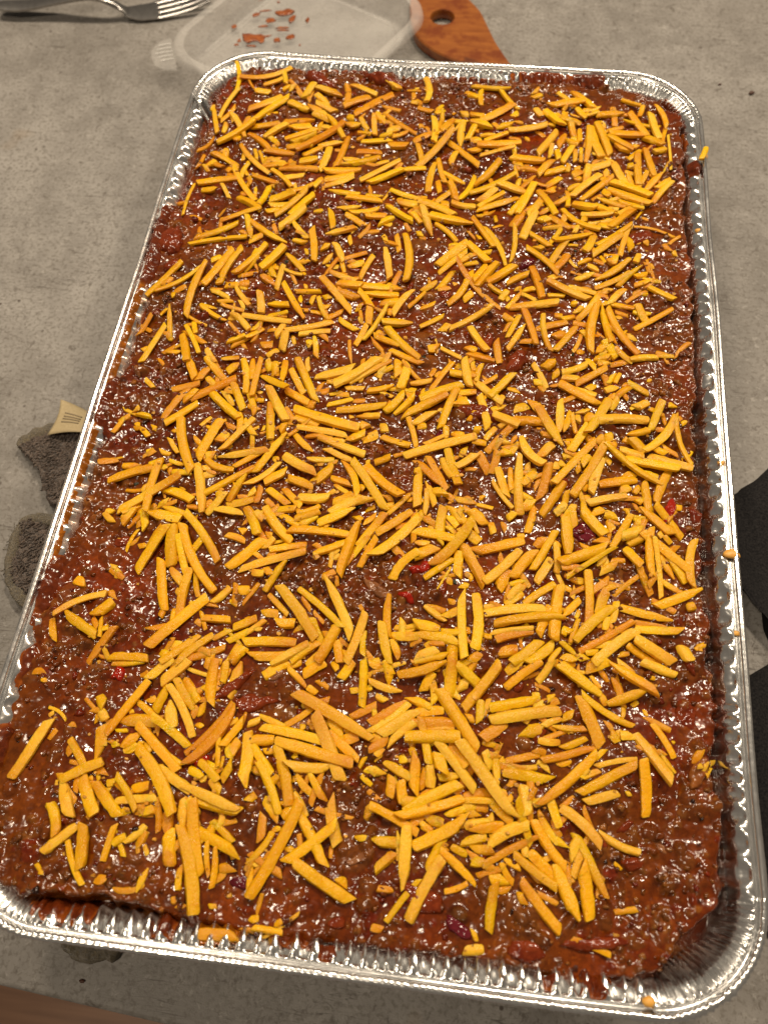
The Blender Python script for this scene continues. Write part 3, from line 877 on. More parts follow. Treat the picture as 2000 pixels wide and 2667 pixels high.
# ------------------------------------------------------------------ grated cheese
SHREDS = """-1384 2529 -1331 2262 29 0
-1333 2370 -1007 2489 39 0 -1220 2363
-1045 2417 -1021 2322 34 0
-1165 2316 -1031 2384 36 0
-1204 2234 -1099 2220 46 0
-988 2263 -965 2304 34 0
-879 2222 -833 2338 52 0
-813 2305 -660 2290 50 0
-638 2405 -612 2216 46 1
-588 2375 -420 2299 41 0
-1437 2054 -1376 1850 31 0
-1377 1962 -1308 2103 32 0
-1387 1977 -1315 2275 31 0
-1212 2057 -1021 2210 63 0
-970 2153 -836 2110 53 0
-839 2132 -713 2088 44 0
-1309 2016 -1194 1824 40 0
-1192 1929 -998 1967 43 0
-1155 1970 -974 2197 49 0
-1363 1768 -1152 1954 48 0
-1487 1731 -1387 1813 29 1 -1429 1752
-1082 1854 -944 1956 47 0
-1250 1793 -1236 1852 48 0
-1319 2026 -1293 1953 29 0
-1027 1838 -972 1771 37 0
-948 1845 -754 1914 42 0
-930 1784 -757 1789 46 0
-931 1920 -798 1963 64 0
-978 1980 -784 2017 75 1
-901 1828 -751 1893 57 0
-800 2070 -685 2047 53 0
-803 2189 -674 2124 49 0
-804 2245 -723 2207 47 0
-712 2077 -582 1887 42 0
-618 2150 -462 2273 55 1
-589 2098 -539 2060 53 0
-546 2113 -318 2319 59 1
-583 2002 -496 2010 51 0
-750 1988 -682 1973 41 0
-728 1792 -599 1854 43 0
-1180 1867 -1025 1745 44 1
-1040 1744 -862 1724 48 1
-855 1724 -595 2033 54 1
-810 1713 -695 1764 41 0
-1302 1742 -1295 1671 45 0
-1430 1518 -1431 1690 26 1
-1387 1587 -1352 1646 47 0
-1373 1695 -1201 1598 39 0
-1258 1543 -1234 1585 42 0
-1177 1641 -1179 1711 27 0
-1213 1770 -988 1537 35 0 -1098 1627
-1126 1757 -1098 1668 26 0
-1090 1740 -1039 1622 22 0
-1047 1703 -1018 1624 19 0
-1036 1603 -900 1604 42 0
-1022 1684 -905 1634 44 0
-889 1666 -843 1609 49 1
-818 1632 -710 1671 55 0
-937 1571 -698 1592 48 1
-689 1583 -653 1777 49 0
-598 1641 -556 1910 41 1
-611 1680 -554 1685 55 1
-565 1714 -453 1724 36 0
-661 1586 -439 1615 54 0
-536 1656 -334 1754 45 0
-1161 1502 -1135 1634 33 0
-1162 1582 -1120 1516 25 0
-1216 1567 -1030 1301 36 0 -1132 1426
-1417 1426 -1176 1471 49 0
-1376 1371 -1277 1355 45 0
-1255 1406 -1193 1305 26 0
-1441 1151 -1435 1429 21 0
-1101 1527 -924 1454 35 1
-1102 1419 -1104 1507 25 0
-978 1558 -834 1424 32 0
-903 1500 -774 1536 41 0
-855 1379 -707 1464 32 0
-824 1468 -803 1407 28 0
-704 1450 -660 1527 40 0
-646 1508 -475 1572 47 0
-639 1460 -471 1543 39 0
-1044 1338 -1055 1414 21 0
-1001 1256 -975 1440 40 0
-1149 1333 -977 1202 46 0
-949 1318 -802 1355 59 0
-939 1262 -819 1291 43 0
-889 1173 -727 1414 42 0
-802 1190 -687 1379 45 0
-952 1214 -874 1249 37 0
-1206 1113 -982 1208 32 0
-609 1420 -420 1412 38 0
-584 1281 -537 1101 41 0
-525 1271 -401 1320 37 0
-673 1244 -620 1262 33 0
-492 1382 -282 1358 43 0
-355 2383 -272 2378 67 0
-124 2487 -101 2237 43 0
-196 2262 -132 2251 37 0
-197 2379 -159 2382 29 0
183 2444 427 2403 38 0
139 2379 224 2330 48 0
242 2404 251 2256 37 0
360 2408 485 2243 32 0
253 2100 447 2283 65 0
452 2175 486 2221 45 0
-150 2206 -51 2171 40 1
-36 2167 5 2246 26 0
-360 2134 -134 1967 35 1
-323 1972 -235 2032 47 0
-408 2135 -340 2050 45 0
-418 2091 -392 1934 36 0
-495 2063 -441 1983 37 0
-257 2170 -378 2192 39 1
128 2180 176 2174 59 0
183 2174 272 2149 42 0
190 2068 328 2059 65 0
364 2051 456 2091 49 0
430 2026 670 2109 47 0
336 2102 378 2053 33 0
16 1980 85 2123 49 0
99 2024 148 2107 20 0
86 2102 166 2098 42 0
147 1867 146 2075 46 0
185 1932 227 2050 41 0
-150 1903 -48 1974 52 1
6 2192 16 2064 29 0
-40 2123 -20 1853 43 0
8 2084 -7 1915 28 0
-105 1664 95 1986 51 0
199 1933 270 1949 62 0
261 1969 353 1998 31 0
288 1941 431 2005 34 0
206 1831 274 1878 45 0
245 1886 513 1919 56 0
271 1807 466 1864 30 0
-117 1865 -77 1736 38 0
68 1912 271 1697 43 0
95 1706 122 1824 42 0
-295 1849 -181 1859 61 1
-473 1886 -293 1891 37 0
-500 1925 -416 1953 31 0
-364 1947 -285 1954 42 0
-284 1944 -185 1963 35 0
-488 1781 -332 1795 49 1
-239 1662 -192 1686 49 1
-354 1682 -279 1709 30 0
-432 1508 -209 1715 37 0
-375 1503 -186 1627 47 0
-193 1627 -46 1630 37 0
20 1765 78 1572 35 0
-17 1467 2 1723 43 0
461 1803 664 1801 58 0
484 1765 533 1759 40 0
252 1558 394 1757 51 0
485 1745 509 1659 22 0
58 1649 195 1582 38 0
99 1564 145 1415 43 0
28 1587 52 1473 35 0
173 1418 253 1646 35 0
223 1484 489 1647 39 0
512 1581 517 1640 32 0
396 1571 563 1519 59 0
35 1387 145 1510 38 0
66 1380 115 1366 55 0
277 1437 378 1531 46 0
284 1381 434 1507 33 0
126 1395 271 1380 45 0
280 1343 517 1467 44 0
-242 1467 -66 1406 37 0
-75 1419 -19 1420 32 0
-197 1408 -163 1407 19 0
-192 1357 -61 1355 58 0
-70 1377 148 1285 52 0
-244 1311 -83 1210 41 0
-384 1406 -293 1395 34 0
-456 1250 -289 1288 37 0
-364 1226 -242 1237 46 0
-57 1313 -14 1280 43 0
-107 1267 -62 1285 36 0
469 1342 550 1489 39 0
516 1337 608 1600 48 0
282 1307 382 1320 28 0
538 2004 567 1975 28 0
439 1974 511 1970 25 1
-98 2044 -126 2031 42 1
568 2359 630 2386 37 0
728 2422 817 2336 35 0
823 2424 948 2260 50 0
684 2287 897 2304 61 0
883 2249 991 2264 41 0
891 2202 984 2231 36 0
847 2262 905 2171 41 0
768 2245 791 2167 44 0
718 2230 747 2179 41 0
591 2241 632 2180 46 0
649 2235 756 2095 53 0
748 2147 877 2137 53 0
670 2119 720 2113 27 0
593 2071 658 2024 34 1
1129 2384 1243 2306 34 0
1233 2209 1257 2308 33 0
1133 2138 1367 2163 27 0
1070 2292 1083 2123 40 1
977 2209 1141 2234 55 0
1012 2159 1019 2107 30 0
805 2152 836 2008 40 0
870 2094 871 1970 33 0
821 2017 850 1999 50 0
1023 2081 1132 2101 33 0
1174 2247 1279 2046 49 0
1306 2258 1355 2032 49 0
1337 2330 1401 2140 37 0 1377 2264
1398 2139 1367 1982 24 0
1406 2078 1407 1757 18 0
1047 2047 1251 2054 52 0
1040 2036 1192 1917 47 0
1088 1948 1171 1925 51 0
1186 1967 1221 1949 50 0
1251 2054 1367 1962 61 0
1316 1907 1386 1934 45 0
1163 1844 1241 1931 40 0
617 1847 735 2072 51 0
738 1928 785 2045 47 1
793 1984 864 1949 52 0
698 1844 703 1935 31 0
907 1802 927 2099 43 0
934 2110 1004 1850 56 0
970 2145 1053 1874 50 0
1046 1844 1053 1905 35 1
732 1907 747 1818 40 0
769 1790 829 1926 39 0
845 1806 844 1907 31 0
879 1809 879 1930 25 0
520 1729 631 1728 43 1
626 1679 706 1804 46 0
667 1707 783 1752 50 0
804 1734 810 1793 32 0
845 1757 880 1770 39 0
901 1762 1059 1815 70 0
832 1697 887 1741 54 0
853 1660 880 1691 43 0
928 1794 908 1636 45 0
538 1632 684 1582 25 0
677 1586 764 1681 43 0
685 1539 738 1592 48 0
806 1579 881 1624 37 0
828 1514 997 1711 46 0
885 1505 1072 1689 41 0
1031 1763 1038 1705 43 0
997 1692 1071 1631 48 0
1073 1806 1152 1619 50 0
1154 1715 1193 1603 34 0
1141 1744 1209 1730 33 0
1199 1585 1271 1745 32 0
1219 1899 1220 1625 46 0
1262 1933 1310 1700 42 0
1155 1784 1190 1787 43 0
1253 1580 1359 1733 44 0
1328 1615 1404 1689 37 0
1297 1500 1410 1661 39 0
1010 1578 1043 1514 49 0
1058 1649 1285 1536 53 0
1037 1580 1283 1470 54 0
1097 1510 1242 1430 40 0
969 1498 1143 1449 36 0
1050 1515 1097 1500 28 0
835 1458 976 1434 58 0
969 1452 1069 1377 45 0
1009 1427 1103 1436 33 0
883 1379 1069 1377 37 0
1096 1380 1183 1452 47 0
800 1549 802 1409 30 0
728 1425 794 1483 36 0
776 1403 989 1231 38 0 857 1300
630 1553 737 1338 43 0 687 1464
576 1333 646 1470 50 0
643 1357 708 1410 34 0
1555 1858 1585 1921 44 0
-1321 971 -1096 1114 42 0
-1350 919 -1023 1003 32 0
-1059 1173 -996 987 40 0
-1019 1112 -783 971 37 0
-849 1082 -720 1259 52 0
-889 1114 -857 1045 31 1
-776 1134 -678 1034 35 0
-1008 977 -935 1029 44 0
-754 1000 -679 998 35 0
-661 1099 -610 851 42 0
-672 955 -659 912 24 0
-779 910 -658 782 37 0
-705 864 -629 845 37 0
-586 963 -538 993 42 0
-561 851 -512 921 32 0
-1199 818 -1147 858 39 0
-1196 614 -1091 916 51 0
-1117 646 -1041 938 42 0
-1045 721 -904 969 41 0
-1000 759 -924 853 28 0
-1026 723 -913 759 31 1
-903 777 -792 944 57 0
-845 825 -805 786 40 0
-895 735 -808 692 47 1
-795 651 -775 806 35 0
-763 777 -661 756 22 0
-858 747 -811 743 20 0
-1517 542 -1351 770 38 0
-1427 609 -1382 672 41 1
-1463 564 -1246 753 29 0 -1331 652
-1359 573 -1293 605 37 1
-1254 403 -1212 782 43 0
-1162 609 -1039 554 32 0
-1084 649 -1006 657 42 0
-1016 673 -951 679 56 1
-1023 638 -920 516 31 0
-1096 515 -1016 539 28 0
-978 543 -948 489 26 0
-1199 506 -1094 475 23 0
-1189 490 -1026 393 29 0
-1008 434 -1006 524 18 0
-879 610 -848 474 46 0
-763 696 -597 433 36 0
-681 637 -540 650 31 0
-540 709 -352 521 43 0
-813 534 -693 513 38 0
-807 461 -693 472 29 0
-945 440 -663 411 36 0
-988 428 -887 342 39 0
-639 699 -627 667 22 0
-584 556 -573 614 28 0
-545 600 -473 461 29 0
-656 606 -635 551 26 0
-575 500 -504 498 24 0
-535 536 -474 550 32 0
-520 603 -483 614 38 0
-1398 405 -1361 441 20 0
-1354 466 -1304 239 29 0
-1420 74 -1350 338 35 0
-1488 269 -1443 401 30 1
-1203 376 -1171 291 30 0
-1242 348 -1123 157 27 0
-1247 284 -1171 91 44 0
-1316 169 -1233 169 29 0
-1443 164 -1398 191 36 0
-1343 120 -1301 78 23 1
-991 254 -899 302 33 0
-896 287 -816 373 29 0
-788 360 -738 364 24 0
-734 302 -703 384 38 0
-918 269 -892 233 25 1
-808 256 -748 277 51 1
-690 345 -458 439 38 0
-612 329 -451 392 33 0
-690 229 -682 331 46 0
-763 184 -709 235 35 0
-644 334 -629 281 24 0
-559 272 -546 312 41 0
-531 337 -505 209 32 0
-1083 176 -1024 105 35 0
-999 138 -911 169 29 0
-887 161 -833 -57 41 0
-838 166 -812 26 36 0
-789 171 -792 -81 34 0
-957 71 -899 122 49 0
-754 132 -726 149 30 0
-651 20 -657 168 37 0
-601 189 -462 -71 43 0
-546 194 -527 113 28 0
-711 136 -695 152 29 0
-276 1179 -195 1237 46 0
-477 1207 -361 1153 42 0
-385 1074 -327 1175 29 1
-337 1119 -270 1130 36 1
-96 1269 -35 1201 35 0
-39 1311 36 1117 45 0
7 1255 265 1237 64 0
45 1213 181 1099 33 0
-56 1136 -21 1125 35 0
255 1282 395 1061 35 0
333 1207 467 921 32 0 420 1073
387 1321 397 1258 23 0
379 1216 432 1234 18 0
296 1159 315 1120 23 0
-570 1044 -405 1127 39 0
-440 1083 -414 987 27 0
-509 996 -445 871 41 0
-533 837 -469 851 34 0
-415 843 -329 899 47 0
-339 770 -281 938 35 0
-246 1091 -222 1031 30 0
-232 1030 -152 1033 35 1
-221 996 -171 785 42 0
-117 1112 -78 764 45 0
-154 804 -137 772 16 0
-181 759 -106 716 38 0
84 911 242 1074 56 0
95 857 246 1013 38 0
137 1064 189 1078 23 0
243 1065 369 929 47 0
200 930 275 972 38 0
234 916 311 919 31 0
326 1003 383 1034 34 0
105 736 178 877 40 0
10 727 94 793 41 0
182 785 208 779 25 0
276 873 280 810 39 0
165 626 262 792 40 0
248 667 292 720 45 0
294 787 363 920 40 0
315 755 420 951 44 0
188 921 456 638 35 1 309 755
371 794 517 934 50 0
480 812 599 882 40 0
378 778 463 736 29 0
453 694 487 763 41 0
488 641 565 762 31 0
-512 787 -355 743 38 0
-454 700 -318 704 53 0
-345 714 -165 727 50 0
-446 642 -327 621 57 1
-293 657 -108 674 41 0
-204 616 -103 634 52 0
-333 670 -255 562 39 0
-128 534 -33 698 42 0
-47 582 37 713 26 0
15 596 97 640 30 0
-335 538 -309 582 27 0
-503 458 -398 533 36 1
-417 482 -305 406 35 0
-311 501 -280 456 23 0
-258 586 -247 443 44 0
-265 339 -161 579 28 0
-305 305 -259 442 34 0
-181 473 -12 489 49 0
-159 555 -132 550 47 0
-199 416 -152 389 33 0
-214 383 -64 320 37 0
-151 428 49 240 45 0
-224 359 -152 281 27 1
29 454 152 557 32 0
142 449 182 500 43 0
191 465 406 617 39 0
85 319 139 332 53 0
151 337 267 276 25 0
296 479 399 311 41 0
292 347 343 321 44 0
289 301 438 270 45 1
443 400 469 251 41 1
499 413 560 583 32 0
471 575 534 549 44 0
320 278 338 198 31 0
284 275 321 86 49 0
121 44 225 254 31 0
-378 17 -166 231 57 0
-303 50 -98 222 36 0
-116 292 64 211 36 0
-85 227 -40 209 36 1
-341 340 -307 183 21 1
777 1302 796 1368 41 0
666 1242 772 1242 36 0
703 1341 825 1234 43 1
845 1213 870 1274 31 0
883 1330 923 1351 52 0
923 1297 1055 1336 36 0
976 1248 1035 1298 41 0
1042 1253 1182 1421 45 0
501 1222 493 949 31 0
493 1240 555 1364 56 1
551 1137 622 1361 53 0
588 1194 709 1099 37 0
709 1125 766 1210 29 0
632 1070 670 1087 39 0
722 1091 950 1218 34 0
644 1299 697 1322 53 0
576 1074 759 880 35 0
713 952 819 1162 42 0
739 921 814 1048 46 1
715 851 753 880 39 0
821 1005 861 949 18 0
905 1056 950 1183 49 0
944 1034 1107 1206 48 0
969 1114 1167 1283 36 0
1098 1048 1147 1263 32 0
1134 1271 1173 1274 45 0
1146 1201 1156 1070 40 0
1179 1275 1406 1224 18 0 1310 1269
1187 1321 1236 1425 10 0
1230 1217 1261 1150 38 0
1180 996 1208 1084 39 0
989 1038 1014 980 22 0
1008 1040 1092 1039 31 0
1033 991 1085 1012 58 0
867 975 937 1016 29 0
918 963 982 943 34 0
855 864 957 924 42 0
963 874 1149 1018 44 0
963 824 1154 934 36 0
1089 836 1218 982 32 0
1178 894 1249 934 40 0
1171 836 1263 886 35 0
1001 795 1045 824 39 0
1044 709 1127 823 43 0
1253 843 1387 758 39 0
1217 799 1251 802 28 0
1402 1128 1413 1094 29 0
1277 1022 1288 989 19 0
1266 886 1323 891 25 0
697 808 926 723 46 0
706 734 800 735 28 0
812 785 969 771 33 0
887 809 950 815 25 1
950 790 1038 766 33 1
832 689 870 693 37 0
851 635 895 679 29 0
1013 731 1174 690 34 0
1181 722 1192 667 24 0
1193 715 1240 616 47 0
1171 555 1371 684 34 0
610 943 675 699 44 1
526 783 564 795 28 0
571 771 635 777 33 0
579 747 644 696 26 0
507 643 764 667 51 0
484 730 498 699 28 0
684 595 733 367 33 0
746 601 790 605 40 0
790 581 858 612 32 0
650 497 815 568 43 1
569 665 653 389 40 1
503 329 588 515 36 0
864 581 982 752 42 0
749 460 810 505 55 1
758 369 877 558 38 0
848 370 890 489 23 0
896 521 933 485 45 0
938 603 939 572 19 0
976 703 939 371 49 0
1000 705 1042 427 40 0
1025 667 1186 373 42 0 1085 516
1049 512 1066 429 26 1
1128 496 1164 492 47 0
867 379 915 392 35 1
926 337 969 269 33 0
969 389 1018 402 45 0
963 343 1035 343 50 0
1006 439 1077 355 58 0
1066 414 1155 332 37 0
1047 314 1143 338 37 1
1143 338 1281 367 39 0
1270 381 1371 383 26 0
1377 376 1459 482 28 1
975 307 1035 313 30 0
711 274 753 286 37 0
790 217 926 301 40 0
1080 625 1099 603 27 0
-1381 -19 -1325 -68 29 0
-1377 -232 -1360 -202 28 0
-1367 -246 -1286 -252 35 0
-1466 -361 -1430 -266 30 0
-1359 -291 -1268 -375 31 0
-1271 -313 -1241 -324 30 0
-1162 -316 -1135 -328 26 0
-1161 -372 -1100 -454 26 0
-1198 -443 -1140 -458 28 0
-1267 -454 -1235 -437 24 0
-1439 -525 -1377 -492 13 0
-1370 -541 -1281 -529 38 0
-1415 -638 -1203 -544 47 0
-1238 -521 -1178 -502 27 0
-1139 -491 -1057 -510 24 0
-1166 -527 -1144 -545 35 0
-1113 -552 -1013 -548 35 0
-1128 -563 -1125 -523 25 1
-1174 118 -1110 -3 48 0
-1090 -9 -1054 84 44 1
-1224 -73 -1081 -22 42 1
-1229 -260 -1140 -65 42 1
-1203 -293 -1068 -138 40 0
-1148 -138 -1091 -60 40 0
-1094 -104 -901 39 49 1
-1076 128 -959 19 39 0
-1052 17 -1006 -23 38 0
-941 -38 -904 -42 43 0
-1008 -74 -839 -214 48 0
-949 -61 -887 -127 31 0
-914 9 -826 -157 43 0
-847 -173 -817 -296 39 0
-824 -41 -760 -185 36 0
-778 -87 -729 -90 28 0
-774 -44 -746 -33 22 0
-754 151 -731 93 37 0
-710 148 -694 60 43 0
-770 67 -613 -28 42 0
-721 -2 -593 -211 48 0
-697 -101 -649 -334 44 0
-612 -275 -592 -218 38 0
-1030 -282 -986 -208 22 0
-1004 -266 -968 -290 22 0
-910 -367 -876 -302 53 0
-771 -288 -724 -252 17 0
-742 -377 -750 -303 26 0
-883 -412 -755 -213 35 0
-1130 -243 -1008 -544 48 0
-1046 -346 -1002 -383 28 0
-1003 -464 -927 -230 56 0
-966 -440 -920 -436 54 0
-955 -466 -805 -510 38 0 -888 -506
-900 -447 -658 -382 41 0
-807 -497 -676 -384 33 0
-968 -514 -922 -509 33 0
-953 -558 -899 -533 40 0
-995 -497 -907 -771 47 0
-699 -513 -576 -279 42 0
-723 -600 -589 -442 31 0
-629 -413 -608 -437 18 0
-568 -407 -399 -482 53 0
-918 -665 -705 -481 37 0
-643 -566 -546 -491 46 0
-625 -406 -593 -423 21 0
-701 -277 -696 -242 19 0
-1179 -495 -1175 -799 43 0
-1234 -678 -1213 -624 39 0
-1320 -795 -1044 -594 44 0
-1122 -660 -965 -714 46 0
-1050 -646 -1024 -656 30 0
-1381 -807 -1347 -804 38 0
-1293 -811 -1223 -747 39 0
-1135 -751 -1090 -721 33 0
-1104 -756 -989 -782 36 0
-1162 -800 -1004 -815 55 0
-867 -660 -843 -638 26 0
-797 -691 -727 -548 39 0
-795 -588 -775 -599 20 0
-708 -650 -676 -608 33 0
-890 -769 -823 -649 39 0
-806 -704 -676 -666 43 0
-840 -733 -711 -751 40 0
-620 -596 -503 -679 39 0
-538 -587 -436 -685 37 0
-613 -706 -454 -874 50 0
-697 -714 -619 -855 47 0
-896 -713 -869 -704 23 0
-651 -739 -612 -735 31 0
-549 -712 -460 -703 37 0
-619 112 -529 -27 37 0
-636 -8 -496 -81 45 0
-505 -103 -456 -70 57 1
-484 73 -291 144 52 0
-413 50 -366 62 34 0
-177 118 -87 186 32 0
-67 225 -55 115 49 0
-9 201 -35 36 53 0
-40 205 60 111 24 0
15 78 126 118 36 0
135 156 175 189 35 0
239 225 276 221 45 0
212 178 351 169 44 0
343 124 354 126 29 0
-317 20 -221 29 32 0
-202 16 -68 62 36 0
-135 19 -67 -3 24 0
-444 -26 -400 1 43 1
-349 -16 -295 -11 32 0
-399 -86 -273 -38 29 0
-266 -48 -207 -38 31 1
-347 -116 -96 -63 45 0
-231 -133 -117 -143 36 0
-98 -99 -9 17 48 0
5 -3 29 64 44 0
-49 -108 46 8 36 0
-2 -110 212 32 50 0
71 -4 285 97 49 0
193 -174 256 72 42 0
264 51 358 57 39 0
268 -6 310 -9 78 0
52 -168 143 -75 44 0
76 -179 122 -167 41 0
171 -54 201 -55 25 0
329 -119 355 -68 27 0
24 -129 81 -288 31 0
-277 -144 -258 -150 27 0
-111 -191 -75 -194 55 0
-99 -245 52 -291 37 0
-616 -129 -546 -220 49 1
-567 -131 -214 -215 57 0
-552 -186 -423 -208 41 0
-531 -240 -274 -255 38 0
-484 -276 -402 -268 31 1
-589 -287 -558 -291 40 0
-537 -275 -428 -366 37 0
-341 -282 -276 -283 41 0
-264 -288 -183 -232 44 0
-216 -201 -178 -177 48 0
-179 -259 -119 -226 54 0
-412 -283 -166 -366 43 0
-361 -346 -232 -393 32 0
-449 -421 -319 -395 33 0
-115 -401 -38 -373 39 0
-407 -542 -320 -428 53 0
-531 -522 -398 -567 47 0
-321 -501 -220 -529 38 0
-299 -537 -223 -594 26 0
-271 -403 -175 -614 38 0 -207 -496
-226 -399 -34 -656 47 0
-175 -525 -153 -561 34 0
-160 -412 37 -586 48 0
-37 -632 6 -615 37 0
-313 -597 -288 -575 28 0
-461 -637 -310 -615 54 0
-288 -651 -193 -603 44 0
-274 -668 -141 -611 38 0
-291 -714 -118 -615 50 0
-436 -723 -349 -664 31 0
-457 -758 -341 -709 43 0
-20 -686 78 -550 27 0
23 -347 376 -217 48 0
120 -270 215 -227 23 0
221 -164 227 -232 33 0
248 -203 312 -210 41 0
238 -292 305 -508 44 0
224 -340 280 -465 59 0
310 -332 322 -270 35 0
286 -400 377 -318 41 0
331 -395 388 -396 23 1
143 -335 251 -532 38 1
89 -367 232 -509 39 1
127 -343 145 -355 26 0
265 -499 236 -489 32 0
104 -405 108 -451 48 0
107 -444 119 -622 48 0
144 -466 203 -626 32 0
155 -523 157 -668 31 0
77 -595 90 -562 29 0
-62 -791 95 -652 45 0
117 -666 150 -656 41 0
184 -539 252 -545 46 0
252 -545 311 -577 37 1
299 -566 399 -568 38 0
245 -618 243 -813 48 0
284 -613 352 -695 51 0
314 -620 338 -649 47 0
351 -592 359 -628 39 0
378 -614 448 -686 57 0
-128 -749 -74 -688 30 0
-58 -690 -20 -680 37 0
377 248 355 130 32 0
426 33 540 183 44 0
357 113 498 6 46 0
515 102 576 95 29 0
482 56 504 32 32 0
376 28 430 -160 43 0
397 39 406 14 29 0
703 244 753 284 58 0
649 159 706 156 40 0
741 185 776 224 40 0
791 190 883 199 40 0
863 158 1026 284 42 0
1012 238 1033 179 39 1
1033 188 1062 252 29 0
1068 191 1097 264 26 0
926 142 976 182 40 0
777 154 990 46 51 0
863 128 969 99 38 0
1011 125 1075 166 41 0
1032 97 1088 90 40 0
1067 88 1138 163 43 0
1039 17 1074 80 36 0
1128 197 1236 138 35 0
1164 42 1227 69 46 0
1231 220 1253 235 21 0
1328 71 1363 79 32 0
1230 -101 1297 85 42 0
1120 -120 1223 -101 36 0
1099 -154 1133 -151 41 0
653 30 711 -49 63 0
675 -2 799 -237 53 0
786 51 783 -158 46 0
556 -22 625 10 54 0
431 -60 582 -137 49 0
440 -84 458 -41 33 0
560 -106 713 -91 66 1
687 -151 749 -161 62 1
804 -155 844 -19 37 0
866 -149 844 -36 24 0
812 -203 853 -191 52 0
865 -42 886 -57 46 0
885 -23 941 16 31 0
907 -63 955 -42 56 0
921 -144 1032 76 52 0
976 -64 1231 -31 58 0
840 -249 927 -86 49 0
969 -180 1003 -144 44 0
1010 -151 1051 -139 53 0
1030 -173 1071 -193 49 0
806 -276 860 -263 63 0
762 -444 962 -180 42 0
895 -330 935 -271 41 0
856 -496 1010 -200 47 0
942 -472 996 -273 50 0
1010 -240 1043 -292 30 0
1010 -200 1287 -391 35 0
1084 -208 1198 -252 45 0
1104 -270 1371 -298 45 0
1140 -146 1206 -220 55 0
1199 -213 1363 7 45 0
1282 -148 1368 -211 28 0
1241 -176 1314 -209 38 0
1226 -226 1431 -291 48 0
1364 16 1425 -269 26 0
1389 -40 1410 -21 27 0
1183 -324 1269 -347 40 0
1109 -340 1156 -358 55 0
896 -446 929 -435 45 0
982 -422 1169 -372 50 0
1081 -442 1135 -414 48 0
1154 -443 1181 -402 33 0
1202 -369 1223 -558 42 0
1324 -302 1251 -493 45 0
1238 -515 1370 -663 39 0
929 -526 1121 -461 41 0
897 -550 1010 -686 58 0
909 -498 942 -495 38 0
360 -167 396 -172 46 0
358 -241 428 -242 37 0
420 -227 471 -148 34 0
431 -290 554 -131 41 1
484 -138 518 -118 32 0
503 -226 537 -223 40 0
565 -236 599 -225 32 0
492 -292 547 -278 47 0
478 -269 495 -211 25 0
390 -302 451 -407 51 1
458 -406 485 -285 41 1
598 -184 713 -349 48 0 636 -285
691 -311 757 -217 47 0
760 -336 800 -332 44 0
787 -325 814 -323 39 0
868 -364 888 -339 35 0
490 -371 538 -528 42 0
554 -365 563 -495 30 0
467 -452 574 -592 24 0
549 -482 665 -531 35 0
595 -297 609 -622 44 0
634 -404 638 -333 31 0
609 -460 680 -376 47 0
704 -519 739 -330 49 1
665 -523 627 -594 51 0
749 -431 769 -436 31 1
681 -573 650 -708 39 0
714 -611 815 -424 44 0
824 -529 830 -468 33 0
779 -594 824 -529 40 0
838 -598 870 -532 41 0
381 -575 482 -594 22 0
950 -570 1006 -544 43 0
1011 -569 1072 -577 50 0
1166 -479 1192 -491 38 0
1178 -530 1198 -536 38 0
1342 -506 1375 -503 34 0
383 -619 438 -639 37 0
569 -615 582 -624 37 0
412 -541 438 -539 30 0
-1380 -816 -1330 -861 32 0
-1286 -856 -1254 -778 50 0
-1211 -767 -1166 -875 40 0
-983 -781 -782 -1009 41 0
-943 -784 -924 -788 30 0
-1239 -992 -1206 -876 19 0
-1184 -962 -1140 -957 30 0
-1156 -1096 -1057 -857 46 0
-992 -893 -922 -1077 38 0
-1030 -848 -1000 -1050 54 0
-987 -838 -767 -1158 45 0
-768 -870 -674 -891 35 0
-735 -1034 -594 -870 58 0
-1283 -1080 -1242 -1087 34 0
-1249 -1134 -1253 -1088 20 0
-1432 -1165 -1379 -1177 50 0
-1052 -1020 -969 -1276 45 0
-1004 -1056 -913 -1140 42 0
-952 -1161 -918 -1191 29 0
-873 -1072 -837 -1188 25 0
-906 -1052 -902 -1285 44 0
-853 -1213 -867 -1225 29 0
-1263 -1194 -1237 -1231 36 1
-1459 -1356 -1268 -1217 33 0 -1366 -1261
-1293 -1327 -1227 -1247 53 0
-1423 -1329 -1250 -1421 45 0
-1472 -1368 -1443 -1463 34 0
-1261 -1334 -1232 -1430 19 0
-1225 -1397 -1216 -1368 34 0
-1262 -1551 -1170 -1380 38 1
-1203 -1475 -1167 -1530 22 0
-1173 -1509 -995 -1501 40 0
-936 -1255 -925 -1326 27 0
-767 -1209 -698 -1128 37 0
-1006 -1454 -794 -1184 57 0
-800 -1285 -667 -1282 36 0
-829 -1299 -799 -1313 31 1
-1005 -1416 -972 -1397 28 0
-907 -1449 -880 -1403 45 0
-946 -1485 -909 -1460 53 0
-933 -1515 -793 -1367 42 0
-861 -1508 -730 -1360 37 0
-731 -1382 -658 -1325 28 0
-665 -1380 -581 -1322 33 0
-715 -1481 -669 -1476 35 0
-645 -1479 -612 -1380 36 0
-1155 -1538 -1014 -1512 27 0
-653 -735 -606 -774 37 0
-528 -735 -434 -793 37 0
-424 -786 -354 -729 37 0
-342 -777 -182 -674 49 0
-173 -704 -137 -725 30 0
-147 -860 -30 -683 41 0
-63 -916 131 -679 50 0
119 -754 307 -792 48 0
-475 -815 -186 -816 42 0
-341 -928 -182 -845 38 0
-265 -920 -226 -886 24 0
-246 -941 -216 -915 27 0
-152 -902 -93 -806 32 0
-207 -1019 -151 -745 50 0
-217 -1026 -206 -1071 21 1
-117 -969 -53 -820 36 0
26 -842 87 -895 37 1
126 -825 195 -813 33 0
40 -1016 149 -871 45 0 84 -924
-712 -840 -679 -837 37 0
-586 -918 -541 -859 36 0
-631 -940 -581 -971 25 0
-551 -926 -382 -878 38 0
